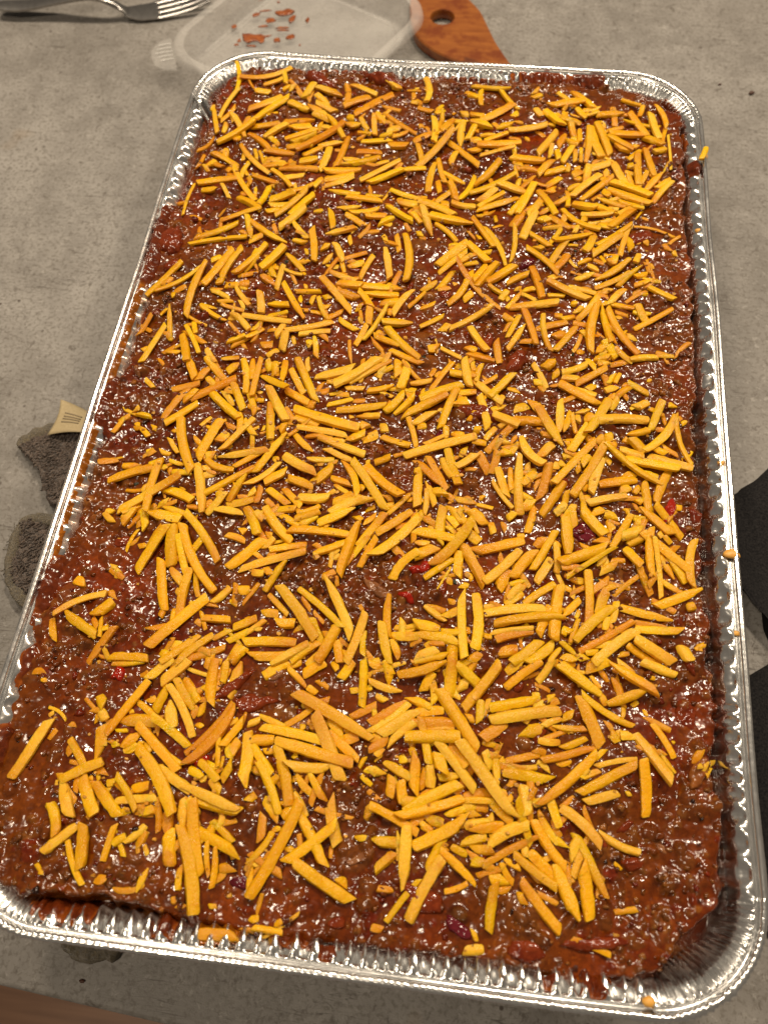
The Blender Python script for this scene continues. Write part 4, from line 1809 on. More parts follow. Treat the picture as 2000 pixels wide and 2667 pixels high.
-669 -1033 -375 -919 42 0
-552 -1015 -518 -1052 37 0
-611 -1050 -550 -1055 38 0
-535 -1134 -465 -976 34 0
-585 -842 -551 -845 34 0
-659 -1141 -607 -1130 52 0
-692 -1190 -650 -1214 19 0
-517 -1143 -411 -1233 29 0
-470 -1104 -268 -1332 52 0 -366 -1211
-384 -1101 -156 -1271 35 0
-271 -1031 -110 -1304 48 0 -181 -1169
-298 -1204 -243 -1253 21 1
-299 -1237 -235 -1345 34 0
-247 -1297 -210 -1299 37 1
-247 -1436 -179 -1263 51 0
-534 -1232 -454 -1232 44 0
-457 -1276 -373 -1267 49 0
-370 -1289 -335 -1274 33 0
-652 -1313 -550 -1259 39 0
-556 -1314 -519 -1310 20 0
-591 -1377 -353 -1357 46 0
-561 -1428 -386 -1409 45 0
-449 -1468 -296 -1356 43 0
-365 -1443 -251 -1341 46 0
-630 -1472 -582 -1398 54 0
-297 -1447 -248 -1399 37 0
-175 -1327 -146 -1425 41 0
-180 -1422 -153 -1461 30 0
-120 -1427 -62 -1185 42 0
-57 -1272 -47 -1393 29 0
38 -1090 54 -1287 37 0
16 -1220 74 -1412 46 0
-3 -1415 32 -1406 47 0
71 -1296 111 -1382 36 0
75 -1241 182 -1214 27 0
85 -1278 187 -1272 43 0
180 -1375 274 -1327 46 0
-141 -1382 -127 -1370 32 0
-43 -1419 -30 -1402 31 0
125 -719 146 -658 30 0
137 -708 130 -728 22 0
181 -703 225 -704 34 0
179 -728 210 -735 24 0
270 -660 319 -714 37 0
266 -719 308 -749 28 0
337 -721 428 -784 57 0
380 -648 417 -742 22 0
133 -891 223 -834 56 0
210 -930 383 -697 54 0
186 -1002 314 -882 31 0
250 -1041 304 -925 13 0
337 -842 337 -967 47 0
343 -803 463 -1000 49 0
406 -839 635 -763 51 0
552 -645 585 -612 37 0
474 -668 491 -735 36 0
458 -987 616 -812 48 0
603 -728 638 -719 29 0
823 -593 839 -808 57 0
679 -899 780 -690 38 0
688 -781 729 -729 44 1
591 -945 684 -801 51 0
698 -962 766 -830 46 0
781 -748 793 -897 34 0
785 -870 834 -974 22 0
802 -854 1014 -752 54 0
531 -1015 556 -912 55 0
382 -940 406 -979 26 0
353 -1012 392 -1012 32 0
287 -973 315 -1011 35 0
580 -978 651 -953 27 0
642 -949 660 -966 27 0
571 -1056 631 -978 42 0
564 -1088 641 -1017 38 0
643 -1071 786 -952 38 0
663 -1055 696 -1043 22 0
465 -1103 514 -1089 26 0
467 -1138 739 -1087 44 0
515 -1181 814 -1119 43 0
505 -1221 692 -1180 26 0
527 -1253 693 -1193 42 1
803 -964 779 -1230 53 0
714 -1212 763 -1076 44 0
823 -1109 901 -1012 37 0
305 -1093 339 -1099 31 1
198 -1123 300 -1191 30 0
299 -1174 358 -1137 43 0
165 -1219 278 -1233 52 0
283 -1241 366 -1245 34 0
170 -1270 365 -1283 51 0
365 -1051 395 -1360 41 0
424 -1049 437 -1314 50 0
460 -1230 510 -1246 26 0
182 -1396 317 -1352 33 0
341 -1286 344 -1383 53 0
360 -1381 424 -1366 29 0
420 -1370 458 -1324 44 0
546 -1302 627 -1281 54 0
601 -1351 727 -1232 48 0
673 -1343 784 -1243 48 0
762 -1333 817 -1256 27 0
816 -1175 857 -1183 48 0
813 -1231 883 -1278 26 0
818 -1294 887 -1303 43 0
533 -1358 553 -1352 25 0
775 -588 823 -558 42 0
858 -555 872 -656 40 0
906 -638 932 -635 29 0
1032 -591 1049 -657 45 0
1116 -528 1128 -546 34 0
1124 -562 1202 -573 20 0
1145 -614 1179 -595 37 0
769 -696 794 -693 29 0
1044 -744 1128 -576 38 0
984 -731 1040 -692 54 1
1087 -682 1178 -649 61 0
1121 -717 1199 -680 37 0
899 -745 937 -760 29 0
1177 -522 1319 -653 45 0
1285 -662 1317 -697 29 0
1221 -635 1219 -870 39 0
1260 -645 1276 -672 29 0
1252 -746 1323 -877 32 0
1270 -725 1376 -890 42 0
1233 -686 1261 -974 26 0
1182 -658 1395 -833 48 0
1256 -880 1353 -938 28 0
1425 -666 1400 -910 42 0
1375 -1006 1412 -994 43 0
1239 -1016 1441 -915 47 0
1104 -733 1174 -829 47 0
992 -866 1064 -831 40 0
976 -840 1022 -779 38 0
833 -920 1048 -753 26 0
811 -876 899 -858 28 1
933 -868 935 -1145 42 0 942 -994
883 -919 917 -920 37 0
950 -971 1034 -899 38 1
1054 -978 1173 -866 25 1
1173 -857 1201 -918 27 0
1009 -951 1059 -928 30 0
1021 -955 984 -1070 49 0
867 -1011 879 -956 21 0
833 -956 863 -971 28 0
881 -1107 897 -1066 20 0
854 -1231 893 -1110 24 0
874 -1220 1046 -1033 48 0
1008 -1154 1021 -1088 32 0
1041 -1116 1067 -1004 36 0
895 -1265 1131 -1102 32 1
1032 -1190 1032 -1173 33 0
1079 -1029 1310 -1075 41 0
1061 -1153 1126 -1150 26 0
1138 -1132 1345 -1123 39 0
951 -1225 1032 -1216 34 0
955 -1317 1146 -1144 47 0
1133 -1184 1306 -1270 57 0
1104 -1212 1247 -1281 35 0
1338 -1187 1370 -1263 56 0
1401 -1202 1447 -1171 23 0
923 -1266 979 -1255 33 0
1072 -1254 1116 -1245 25 0
1067 -1287 1131 -1342 38 0
1022 -1303 1222 -1416 43 0
891 -1278 927 -1299 39 0
803 -1325 843 -1324 25 0
-1495 -1611 -1438 -1605 32 1
-1441 -1647 -1415 -1644 21 0
-1378 -1758 -1290 -1803 16 0 -1325 -1772
-1447 -2065 -1360 -1810 48 0
-1370 -1792 -1350 -1774 20 0
-1269 -1820 -1239 -1817 25 1
-1173 -1685 -1134 -1731 47 0
-1144 -1752 -1114 -1788 42 0
-1160 -1788 -1144 -1772 32 0
-1128 -1810 -1102 -1923 60 0
-1064 -1783 -905 -1765 60 0
-1099 -1841 -967 -1596 38 0
-973 -1591 -883 -1487 44 0
-914 -1600 -809 -1490 49 0
-1024 -1739 -1005 -1732 21 0
-1064 -1822 -1009 -1816 18 0
-1064 -1885 -1035 -1873 28 0
-1015 -1890 -968 -1817 47 0
-990 -1911 -939 -1852 21 0
-1000 -1691 -903 -1750 31 0
-955 -1686 -925 -1663 32 0
-915 -1722 -880 -1612 43 0
-908 -1751 -737 -1854 37 0
-861 -1671 -818 -1790 59 0
-876 -1606 -727 -1814 36 0 -792 -1703
-853 -1573 -752 -1699 39 0
-817 -1564 -733 -1662 37 0
-827 -1518 -717 -1543 20 0
-1241 -1881 -1140 -2003 35 0
-1238 -2047 -1079 -1954 45 0
-1259 -2058 -1236 -2051 24 0
-1154 -2023 -1050 -2167 54 0
-1235 -2037 -1158 -2184 47 0
-1259 -2141 -1210 -2189 44 0
-1101 -1999 -1083 -2029 19 0
-1134 -2026 -1110 -2023 23 0
-1090 -2039 -954 -2161 44 0
-1045 -2039 -1005 -2025 34 0
-1011 -2003 -889 -2131 29 0
-989 -2102 -815 -2073 35 0
-934 -2050 -861 -2028 43 0
-953 -2147 -923 -2130 34 0
-854 -2132 -814 -2118 42 0
-977 -1783 -759 -1956 41 0
-953 -1878 -733 -2132 59 0
-856 -1943 -679 -2030 44 0
-848 -1876 -745 -1931 27 0
-735 -1925 -568 -1669 46 1 -635 -1814
-710 -2063 -692 -2169 44 0
-813 -2075 -783 -2200 29 1
-692 -2055 -666 -2128 28 0
-923 -1855 -893 -1895 28 0
-697 -1467 -681 -1666 49 0
-654 -1473 -650 -1566 34 0
-582 -1465 -612 -1628 50 0
-712 -1665 -715 -1720 31 0
-473 -1521 -373 -1443 51 0
-369 -1463 -317 -1437 32 0
-303 -1493 -215 -1426 51 0
-133 -1495 -88 -1412 47 0
-42 -1407 -28 -1605 38 0
-5 -1507 24 -1493 23 0
-373 -1474 -279 -1547 30 0
-274 -1546 -230 -1567 33 0
-86 -1541 -47 -1532 30 0
-22 -1529 7 -1515 30 0
-728 -1756 -695 -1767 24 0
-744 -1884 -582 -1650 31 1
-346 -1724 -239 -1638 30 0
-463 -1687 -341 -1723 27 0
-505 -1731 -455 -1706 30 0
-579 -1740 -549 -1717 26 0
-590 -1838 -522 -1723 36 0
-592 -1923 -616 -1783 23 0
-567 -1826 -545 -1885 29 0
-552 -1877 -527 -1802 45 0
-472 -1801 -380 -1786 48 0
-499 -1765 -473 -1975 54 0
-464 -1819 -360 -1930 37 0
-567 -1972 -533 -1898 35 0
-576 -1926 -576 -1879 15 0
-638 -1915 -591 -1928 32 0
-680 -1905 -580 -1978 36 0
-715 -1947 -650 -1972 36 0
-611 -1972 -562 -2022 41 0
-657 -1987 -631 -1970 24 0
-449 -1922 -362 -1917 46 0
-371 -1973 -330 -1932 32 0
-426 -1886 -304 -2083 37 0
-443 -1739 -164 -1772 43 0
-369 -1794 -30 -1852 51 0
-416 -1838 -372 -1833 28 0
-303 -1887 -125 -1872 47 0
-361 -1808 -268 -2043 48 0
-264 -1734 -269 -1706 30 0
-199 -1639 -90 -1739 44 0
-156 -1723 -9 -1831 43 0
-87 -1758 -27 -1728 53 0
-319 -1581 34 -1740 53 0
-71 -1654 35 -1588 38 1
12 -1670 159 -1555 45 1
17 -1713 175 -1568 34 0
26 -1789 103 -1728 43 1
-221 -1661 -74 -1922 58 0 -141 -1793
-260 -1915 -170 -1992 32 0
-208 -1904 -134 -2006 31 0
-280 -1940 -253 -1928 28 0
-106 -1996 -53 -2165 48 0
20 -1865 68 -1869 37 0
9 -1894 56 -1926 23 0
42 -2045 84 -2004 41 0
-261 -1993 -195 -2076 32 0
-288 -2091 -223 -2021 47 0
-715 -2012 -467 -2084 44 0
-689 -2064 -637 -2125 49 0
-555 -2103 -521 -2103 26 0
-287 -1838 -266 -1845 28 0
50 -1397 90 -1481 46 0
-20 -1415 53 -1423 36 0
113 -1458 319 -1379 46 0
235 -1511 268 -1431 45 0
-10 -1492 140 -1521 35 0
27 -1549 75 -1569 30 0
177 -1542 271 -1582 40 0
267 -1477 280 -1566 35 0
344 -1365 341 -1525 50 0
365 -1384 466 -1460 47 0
413 -1410 445 -1365 40 0
377 -1480 425 -1445 45 0
376 -1531 379 -1500 40 0
409 -1577 551 -1364 47 0
583 -1392 656 -1332 45 0
581 -1463 732 -1334 39 0
719 -1418 776 -1324 34 0
709 -1429 775 -1452 21 1
761 -1499 795 -1460 33 0
517 -1555 726 -1488 44 0
499 -1592 514 -1516 24 0
477 -1624 475 -1525 39 0
520 -1609 820 -1527 53 0
671 -1598 751 -1495 33 0
667 -1632 740 -1619 62 0
749 -1604 826 -1561 31 0
788 -1599 928 -1594 29 0
495 -1689 593 -1601 66 1
549 -1693 574 -1719 44 1
29 -1731 74 -1736 48 0
62 -1718 213 -1599 54 0
105 -1752 208 -1653 37 0
58 -1809 83 -1773 29 0
204 -1609 326 -1586 44 0
227 -1646 384 -1639 54 1
426 -1610 456 -1616 35 0
230 -1680 376 -1659 19 0
171 -1720 403 -1695 57 0
230 -1626 282 -1817 37 0 259 -1725
203 -1755 222 -1791 29 0
156 -1812 194 -1804 37 0
94 -1824 211 -1881 38 0
226 -1786 231 -1934 46 0
282 -1817 295 -1908 43 0
174 -1890 193 -1983 43 0
144 -1879 169 -1936 19 0
134 -1963 134 -1876 43 0
40 -1858 91 -1880 42 0
250 -1886 271 -1902 24 0
316 -1766 342 -1848 63 0
297 -1707 480 -1897 43 0 386 -1796
357 -1729 440 -1809 49 0
399 -1710 639 -1982 53 0 529 -1855
294 -1500 479 -1739 55 0
325 -1864 409 -1845 37 0
191 -2006 416 -1876 49 0
175 -2034 435 -1933 40 0
422 -1894 442 -1901 28 0
435 -1933 565 -1901 49 1
508 -1736 532 -1817 39 0
546 -1736 568 -1873 32 0
480 -1758 496 -1784 29 0
563 -1772 606 -1772 42 0
596 -1768 738 -1724 32 1
748 -1747 962 -1667 35 1
607 -1786 749 -1770 23 0
729 -1754 782 -1780 29 0
589 -1811 784 -1822 47 0
604 -1932 631 -1902 27 0
583 -1885 612 -1900 28 0
648 -1912 716 -2078 34 0
671 -1853 685 -1977 47 0
735 -1927 972 -1694 44 0
739 -1944 853 -2073 37 0 774 -2009
783 -1897 824 -2004 38 0
56 -2005 263 -2088 38 0
368 -2007 444 -1972 32 0
447 -1981 481 -1991 36 0
471 -1964 538 -1956 48 1
412 -2007 444 -1997 22 0
727 -1669 823 -1663 34 0
927 -1334 1022 -1292 55 0
807 -1331 991 -1444 48 0
952 -1362 992 -1414 21 0
991 -1434 1016 -1486 31 0
1167 -1277 1319 -1322 43 0
1190 -1346 1224 -1348 21 0
1021 -1481 1178 -1408 46 0
1076 -1379 1085 -1408 15 0
1128 -1474 1153 -1451 23 0
1089 -1478 1083 -1538 21 0
903 -1458 996 -1658 56 0
908 -1448 1131 -1562 31 0
1034 -1592 1063 -1636 41 0
1073 -1607 1130 -1600 43 0
831 -1560 874 -1541 38 0
725 -1626 744 -1599 37 0
828 -1686 933 -1632 30 0
967 -1718 1010 -1671 27 0
815 -1758 872 -1738 27 0
972 -1745 1138 -1699 23 0
906 -1804 939 -1768 18 0
910 -1803 986 -1762 27 0
902 -1863 1137 -1722 44 0
927 -1892 1055 -1846 39 0
1135 -1590 1271 -1777 45 0
1238 -1660 1296 -1737 25 0
1208 -1543 1294 -1677 31 0
1161 -1696 1174 -1922 46 0
1176 -1483 1190 -1511 19 0
1093 -1840 1111 -1838 23 0
1359 -1698 1405 -1632 35 1
1356 -1753 1425 -1681 28 0
828 -1924 989 -2052 45 0 912 -1973
1287 -1612 1302 -1610 16 0
-1255 -2141 -1189 -2262 44 0
-1221 -2328 -1117 -2211 45 0
-1090 -2203 -1059 -2371 46 0
-1140 -2272 -1032 -2426 26 0 -1093 -2355
-964 -2194 -979 -2332 29 0
-956 -2267 -908 -2230 34 0
-907 -2256 -840 -2180 33 0
-837 -2238 -827 -2210 18 0
-850 -2139 -824 -2103 39 0
-998 -2405 -945 -2394 41 1
-763 -2113 -747 -2207 51 1
-739 -2190 -703 -2321 56 0
-742 -2078 -752 -2111 47 1
-665 -2058 -579 -2342 50 0
-699 -2164 -572 -2480 54 0
-664 -2316 -656 -2401 28 0
-690 -2153 -443 -2240 44 0
-555 -2138 -577 -2198 35 0
-573 -2213 -541 -2338 22 0
-536 -2230 -526 -2381 28 0
-638 -2205 -590 -2215 25 0
-534 -2098 -539 -2157 29 0
-659 -2058 -461 -2090 47 0
-509 -2304 -460 -2293 41 1
-405 -2277 -316 -2148 28 0
-371 -2398 -223 -2020 48 0
-914 -2425 -793 -2392 26 1 -847 -2423
-524 -2443 -492 -2439 20 0
-674 -2443 -649 -2430 31 1
-649 -2454 -606 -2450 20 1
-362 -2475 -321 -2461 30 0
-541 -2543 -397 -2532 47 1
-386 -2502 -331 -2510 28 1
-1237 -2371 -1197 -2407 20 0
-378 -2026 -302 -2098 36 0
-291 -2027 -261 -2035 48 0
-377 -2279 -346 -2265 21 0
-234 -2059 -97 -2247 43 0
-252 -2254 -64 -2088 41 0
-256 -2198 -232 -2211 31 0
-214 -2250 24 -2363 50 0
-36 -2285 5 -2306 34 0
16 -2136 60 -2129 24 0
107 -2244 182 -2169 40 0
46 -2059 62 -2009 28 0
89 -2139 217 -2134 44 0
215 -2062 223 -2301 50 0
179 -2087 196 -2198 22 0
183 -1969 331 -1974 59 0
259 -2046 318 -2076 32 0
291 -2032 359 -2040 43 0
246 -2142 442 -2025 52 0
436 -2105 539 -2072 41 0
399 -2119 467 -2142 32 0
309 -2221 364 -2092 35 0
171 -2419 284 -2254 26 0
256 -2409 370 -2169 47 0
356 -2139 506 -2249 35 0
385 -2287 474 -2247 25 0
-342 -2497 -221 -2502 28 0
-258 -2477 -228 -2460 25 0
115 -2444 159 -2449 31 1
438 -1967 487 -1951 48 0
442 -2036 552 -2013 42 0
490 -2155 502 -2179 28 0
474 -2483 552 -2469 42 0
424 -1942 559 -1932 27 0
542 -1923 636 -2004 37 0
450 -1993 495 -1982 32 0
610 -1932 638 -1934 27 0
716 -1926 788 -1896 35 0
430 -2027 434 -2000 33 0
465 -2049 603 -2018 42 0
541 -2103 702 -2007 51 0
550 -2066 594 -2056 26 0
487 -2125 564 -2116 41 0
484 -2166 528 -2166 41 0
529 -2176 742 -2044 30 1
609 -2141 676 -2169 27 0
510 -2218 611 -2177 30 1
599 -2158 651 -2227 25 0
559 -2228 624 -2220 45 0
564 -2407 576 -2236 40 0
693 -2065 696 -2127 33 0
718 -1984 854 -2149 39 0 776 -2071
646 -2117 818 -2223 38 0
706 -2105 811 -2184 44 0
719 -2159 804 -2109 25 0
674 -2274 691 -2277 40 0
677 -2214 836 -2376 43 0
810 -2139 904 -2330 53 0
913 -2137 946 -2325 52 0
869 -2102 901 -2037 42 0
890 -2017 1010 -2240 39 0
984 -1996 1146 -2060 33 0
1046 -2285 1131 -2265 24 0
1043 -2108 1075 -2129 17 0
879 -2394 1029 -2433 25 0"""
recs = []
for ln in SHREDS.split('\n'):
    q = [int(t) for t in ln.split()]
    A = np.array(q[0:2]) / 10.0; B = np.array(q[2:4]) / 10.0
    mid = np.array(q[6:8]) / 10.0 if len(q) > 6 else None
    recs.append([A, B, q[4] / 10.0, q[5], mid])

FLD = np.maximum(SURF, wallz)
r3 = np.random.default_rng(77)


def shred_geo(A, B, w, t, mid, za, zb, zm, seed, sauced):
    """tapering half-round sliver of cheese between A and B (mm), bottom heights za, zb, sag zm in the middle"""
    r4 = np.random.default_rng(seed)
    L = float(np.linalg.norm(B - A))
    ax = (B - A) / max(L, 1e-6)
    side = np.array([-ax[1], ax[0]])
    K = max(4, min(10, int(L / 3.0) + 3))
    ei = min(0.10, 0.16 * w / max(L, 1e-6))
    ts = np.concatenate([[0.0], np.linspace(ei, 1 - ei, K), [1.0]])
    K = K + 2
    rnd = r4.uniform(0.62, 0.92, 2)
    if mid is not None:
        bend = float(np.dot(mid - (A + B) / 2, side))
    else:
        bend = float(r4.normal(0, 0.03)) * L
    ctl = bend
    NP = 9
    th = np.linspace(0, 2 * math.pi, NP, endpoint=False) + math.pi / NP
    cu, su = np.cos(th), np.sin(th)
    sq = r4.uniform(0.45, 0.72)
    pu = np.sign(cu) * np.abs(cu) ** sq
    pv = np.sign(su) * np.abs(su) ** sq
    pv = np.where(pv < 0, pv * 0.72, pv)
    roll = r4.normal(0, 0.25)
    pu, pv = pu * math.cos(roll) - pv * math.sin(roll) * 0.8, pu * math.sin(roll) * 0.8 + pv * math.cos(roll)
    taper0 = r4.choice([0.96, 0.85, 0.62, 0.32], p=[0.58, 0.28, 0.10, 0.04])
    taper1 = r4.choice([0.96, 0.85, 0.62, 0.32], p=[0.58, 0.28, 0.10, 0.04])
    skew0, skew1 = r4.normal(0, 0.30, 2) * w
    verts, cols = [], []
    base = np.array([0.83, 0.462, 0.007]) * r4.uniform(0.82, 1.05)
    base[1] *= r4.uniform(0.86, 1.08)
    if r4.random() < 0.22:
        base = base * 0.55 + np.array([0.86, 0.52, 0.06]) * 0.45      # drier, paler shreds
    if sauced:
        base = base * 0.35 + np.array([0.58, 0.20, 0.007]) * 0.65
    stain = r4.uniform(0, 1); stend = r4.integers(0, 2)
    wob = r4.normal(0, 0.045, (K, NP))
    for k, tt in enumerate(ts):
        f = 1.0
        if tt < 0.35:
            f = taper0 + (1 - taper0) * sstep(0, 0.35, tt)
        if tt > 0.65:
            f = min(f, taper1 + (1 - taper1) * sstep(1, 0.65, tt))
        c2 = A + (B - A) * tt + side * ctl * 4 * tt * (1 - tt)
        zc = za + (zb - za) * tt + zm * 4 * tt * (1 - tt) + t * 0.5
        for p in range(NP):
            if k == 0 and p == 0:
                f *= rnd[0]
            if k == K - 1 and p == 0:
                f *= rnd[1]
            ww = w / 2 * f * (1 + wob[k, p])
            tt_ = t / 2 * (0.35 + 0.65 * f) * (1 + wob[k, p])
            along = 0.0
            if k <= 1:
                along = skew0 * pu[p] * f
            if k >= K - 2:
                along = skew1 * pu[p] * f
            q = c2 + side * pu[p] * ww + ax * along
            verts.append((q[0], q[1], zc + pv[p] * tt_))
            c = base.copy()
            e = tt if stend else 1 - tt
            if stain > 0.42:
                kk = sstep(0.3, 1.0, e) * (stain - 0.35) * 1.35 * r4.uniform(0.7, 1.0)
                c = c * (1 - kk) + np.array([0.56, 0.19, 0.008]) * kk
            if k in (0, K - 1):
                c = c * 0.75 + np.array([0.88, 0.56, 0.08]) * 0.25
            cols.append(c)
    faces = []
    for k in range(K - 1):
        for p in range(NP):
            p2 = (p + 1) % NP
            faces.append((k * NP + p, k * NP + p2, (k + 1) * NP + p2, (k + 1) * NP + p))
    faces.append(tuple(range(NP))[::-1])
    faces.append(tuple((K - 1) * NP + p for p in range(NP)))
    return np.array(verts), faces, np.array(cols)


order = sorted(range(len(recs)), key=lambda i: np.linalg.norm(recs[i][1] - recs[i][0]) + r3.normal(0, 2.0) - 4 * recs[i][3])
made = []
for rank, i in enumerate(order):
    A, B, w, sauced, mid = recs[i]
    L = float(np.linalg.norm(B - A))
    if L < w * 0.75:                                  # stubby crumbs: give them some length
        ax = (B - A) / max(L, 1e-6); c0 = (A + B) / 2
        A, B = c0 - ax * w * 0.4, c0 + ax * w * 0.4
        L = float(np.linalg.norm(B - A))
    w = float(np.clip(w * 0.99, 1.4, 5.5))
    t = float(np.clip(w * r3.uniform(0.52, 0.72), 1.1, 3.2))
    n = max(5, int(L / 1.1))
    tt = np.linspace(0, 1, n)
    ax = (B - A) / max(L, 1e-6); side = np.array([-ax[1], ax[0]])
    bend = float(np.dot(mid - (A + B) / 2, side)) if mid is not None else 0.0
    P = A[None] + (B - A)[None] * tt[:, None] + side[None] * (bend * 4 * tt * (1 - tt))[:, None]
    hh = np.stack([surf_at(P[:, 0] + side[0] * o * w, P[:, 1] + side[1] * o * w, FLD) for o in (-0.36, -0.12, 0.12, 0.36)], 0)
    raw = 0.6 * hh.max(0) + 0.4 * hh.mean(0)
    mI = (n - 1) / 2.0
    best, bi, bj = -1e9, 0, n - 1
    for a_ in range(int(math.floor(mI)) + 1):
        for b_ in range(int(math.ceil(mI)), n):
            if a_ == b_:
                val = raw[a_]
            else:
                val = raw[a_] + (raw[b_] - raw[a_]) * (mI - a_) / (b_ - a_)
            if val > best:
                best, bi, bj = val, a_, b_
    slope = 0.0 if bi == bj else (raw[bj] - raw[bi]) / ((bj - bi) / (n - 1) * L)
    slope = float(np.clip(slope, -0.30, 0.30))
    sink = (0.38 * t if L > 8 else 0.48 * t) + (0.25 * t if sauced else 0) + (0.3 * t * r3.random() if r3.random() < 0.3 else 0)
    zc = best - sink
    zc = min(zc, ZS + 9.5)
    za, zb = zc - slope * L / 2, zc + slope * L / 2
    line = za + (zb - za) * tt
    zm = -0.0
    mn = (raw - line).min()
    zm = float(np.clip(mn * 0.22, -1.1, 0))
    v, f, c = shred_geo(A, B, w, t, mid, za, zb, zm, 1000 + i, sauced)
    made.append((i, v, f, c, L, w, sauced, A, B, bend))
    # raise the height field under the new shred
    for k in range(n):
        for o in np.linspace(-0.5, 0.5, max(3, int(w / ST) + 1)):
            q = P[k] + side * o * w
            a_ = int(round((q[0] + 156) / ST)); b_ = int(round((q[1] + 257) / ST))
            if 0 <= a_ < len(gx) and 0 <= b_ < len(gy):
                top = line[k] + t * (0.90 if abs(o) < 0.3 else 0.7)
                if top > FLD[a_, b_]:
                    FLD[a_, b_] = top

big = sorted(made, key=lambda r: -r[4] * r[5])[:300]
big_ids = {r[0] for r in big}
VV, FF, KC = [], [], []
n0 = 0
for r in made:
    if r[0] in big_ids:
        continue
    VV.append(r[1]); FF += [tuple(q + n0 for q in f) for f in r[2]]; KC.append(r[3]); n0 += len(r[1])
# half-drowned, sauce-tinted shreds showing between the others
for k in range(650):
    r = made[r3.integers(0, len(made))]
    cx_, cy_ = (r[7] + (r[8] - r[7]) * r3.random()) + r3.normal(0, 4.0, 2)
    if not (-148 < cx_ < 146 and -248 < cy_ < 248) or surf_at(cx_, cy_) < ZS - 4:
        continue
    L = float(np.clip(r3.lognormal(2.0, 0.4), 3.5, 17)); w = r3.uniform(1.6, 3.8); an = r3.uniform(0, math.pi)
    u = np.array([math.cos(an), math.sin(an)]) * L / 2
    A, B = np.array([cx_, cy_]) - u, np.array([cx_, cy_]) + u
    tk = w * 0.6
    za, zb = float(surf_at(*A)) - tk * 0.45, float(surf_at(*B)) - tk * 0.45
    zmid = float(surf_at(cx_, cy_)) - tk * 0.45
    lift_ = max(0.0, zmid - (za + zb) / 2) * 0.7
    v, f, c = shred_geo(A, B, w, tk, None, za + lift_, zb + lift_, 0, 20000 + k, r3.random() < 0.75)
    VV.append(v); FF += [tuple(q + n0 for q in g) for g in f]; KC.append(c); n0 += len(v)
# tiny broken bits scattered among the shreds
BV, BF = ico(1)
for k in range(620):
    r = made[r3.integers(0, len(made))]
    px, py = (r[7] + (r[8] - r[7]) * r3.random()) + r3.normal(0, 5.5, 2)
    if not (-146 < px < 144 and -246 < py < 246) or surf_at(px, py) < ZS - 4:
        continue
    rad = float(np.clip(r3.lognormal(-0.25, 0.35), 0.4, 1.7))
    v = BV * (1 + 0.28 * r3.standard_normal((len(BV), 1)).clip(-1.4, 1.4)) * rad * [1, r3.uniform(0.6, 1), 0.6] + [px, py, float(surf_at(px, py, FLD)) + 0.1 * rad]
    VV.append(v); FF += [tuple(int(q) + n0 for q in f) for f in BF]; n0 += len(v)
    KC.append(np.tile(np.array([0.74, 0.37, 0.055]) * r3.uniform(0.6, 1.1), (len(v), 1)))
V = np.vstack(VV) / 1000
V[:, 2] += HR
mesh_obj('cheese_shavings', V, FF, M_CHEESE, sharp=44, col=np.vstack(KC),
         label='mass of smaller cheddar shavings and crumbs strewn over the sauce', cat='cheese', kind='stuff')

ROWS = ['at far rim', 'inside far rim', 'far third', 'past middle', 'middle',
        'before middle', 'near third', 'inside near rim', 'at near rim']
COLS = ['towel side', 'towel-side centre', 'centre line', 'black-cloth-side centre', 'black-cloth side']
bylabel = {}
lab = []
for r in big:
    i, v, f, c, L, w, sauced, A, B, bend = r
    mx, my = (A + B) / 2
    row = ROWS[int(np.clip((250 - my) / 500 * 9, 0, 8))]
    cl = COLS[int(np.clip((mx + 150) / 300 * 5, 0, 4))]
    an = math.degrees(math.atan2(B[1] - A[1], B[0] - A[0])) % 180
    dr = 'crosswise' if an < 22 or an > 158 else 'lengthwise' if 68 < an < 112 else ('slanting spatula-wards' if an < 90 else 'slanting fork-wards')
    size = 'Very long' if L > 29 else 'Long' if L > 22 else 'Medium' if L > 17 else 'Short'
    th = 'fat' if w > 4.9 else 'slim' if w < 3.7 else ''
    sh = ('bowed ' if abs(bend) > 0.6 else '') + ('sauce-stained ' if sauced else '')
    lab.append([size, th, sh, dr, row, cl, r])
for size, th, sh, dr, row, cl, r in lab:
    t = ' '.join(('%s %s %scheese shred %s' % (size, th, sh, dr)).split()) + ', ' + row + ', ' + cl
    bylabel.setdefault(t, []).append(r)
SIZES = ['longer', 'shorter']
n_ = 0
for t, rs in bylabel.items():
    rs = sorted(rs, key=lambda r: -r[4])
    for k, r in enumerate(rs):
        tx = t
        if len(rs) == 2:
            tx = t.replace('cheese shred', 'cheese shred, %s of two' % SIZES[k])
        elif len(rs) > 2:
            tx = t.replace('cheese shred', 'cheese shred, %s longest' % (['the', 'second', 'third', 'fourth', 'fifth', 'sixth'][min(k, 5)]))
        v = r[1] / 1000
        v[:, 2] += HR
        ctr = v.mean(0); ctr[2] = v[:, 2].min()
        mesh_obj('cheese_shred', v, r[2], M_CHEESE, sharp=44, col=r[3], loc=tuple(ctr), label=tx, cat='cheese shred', group='cheddar shreds on the lasagna')
        n_ += 1

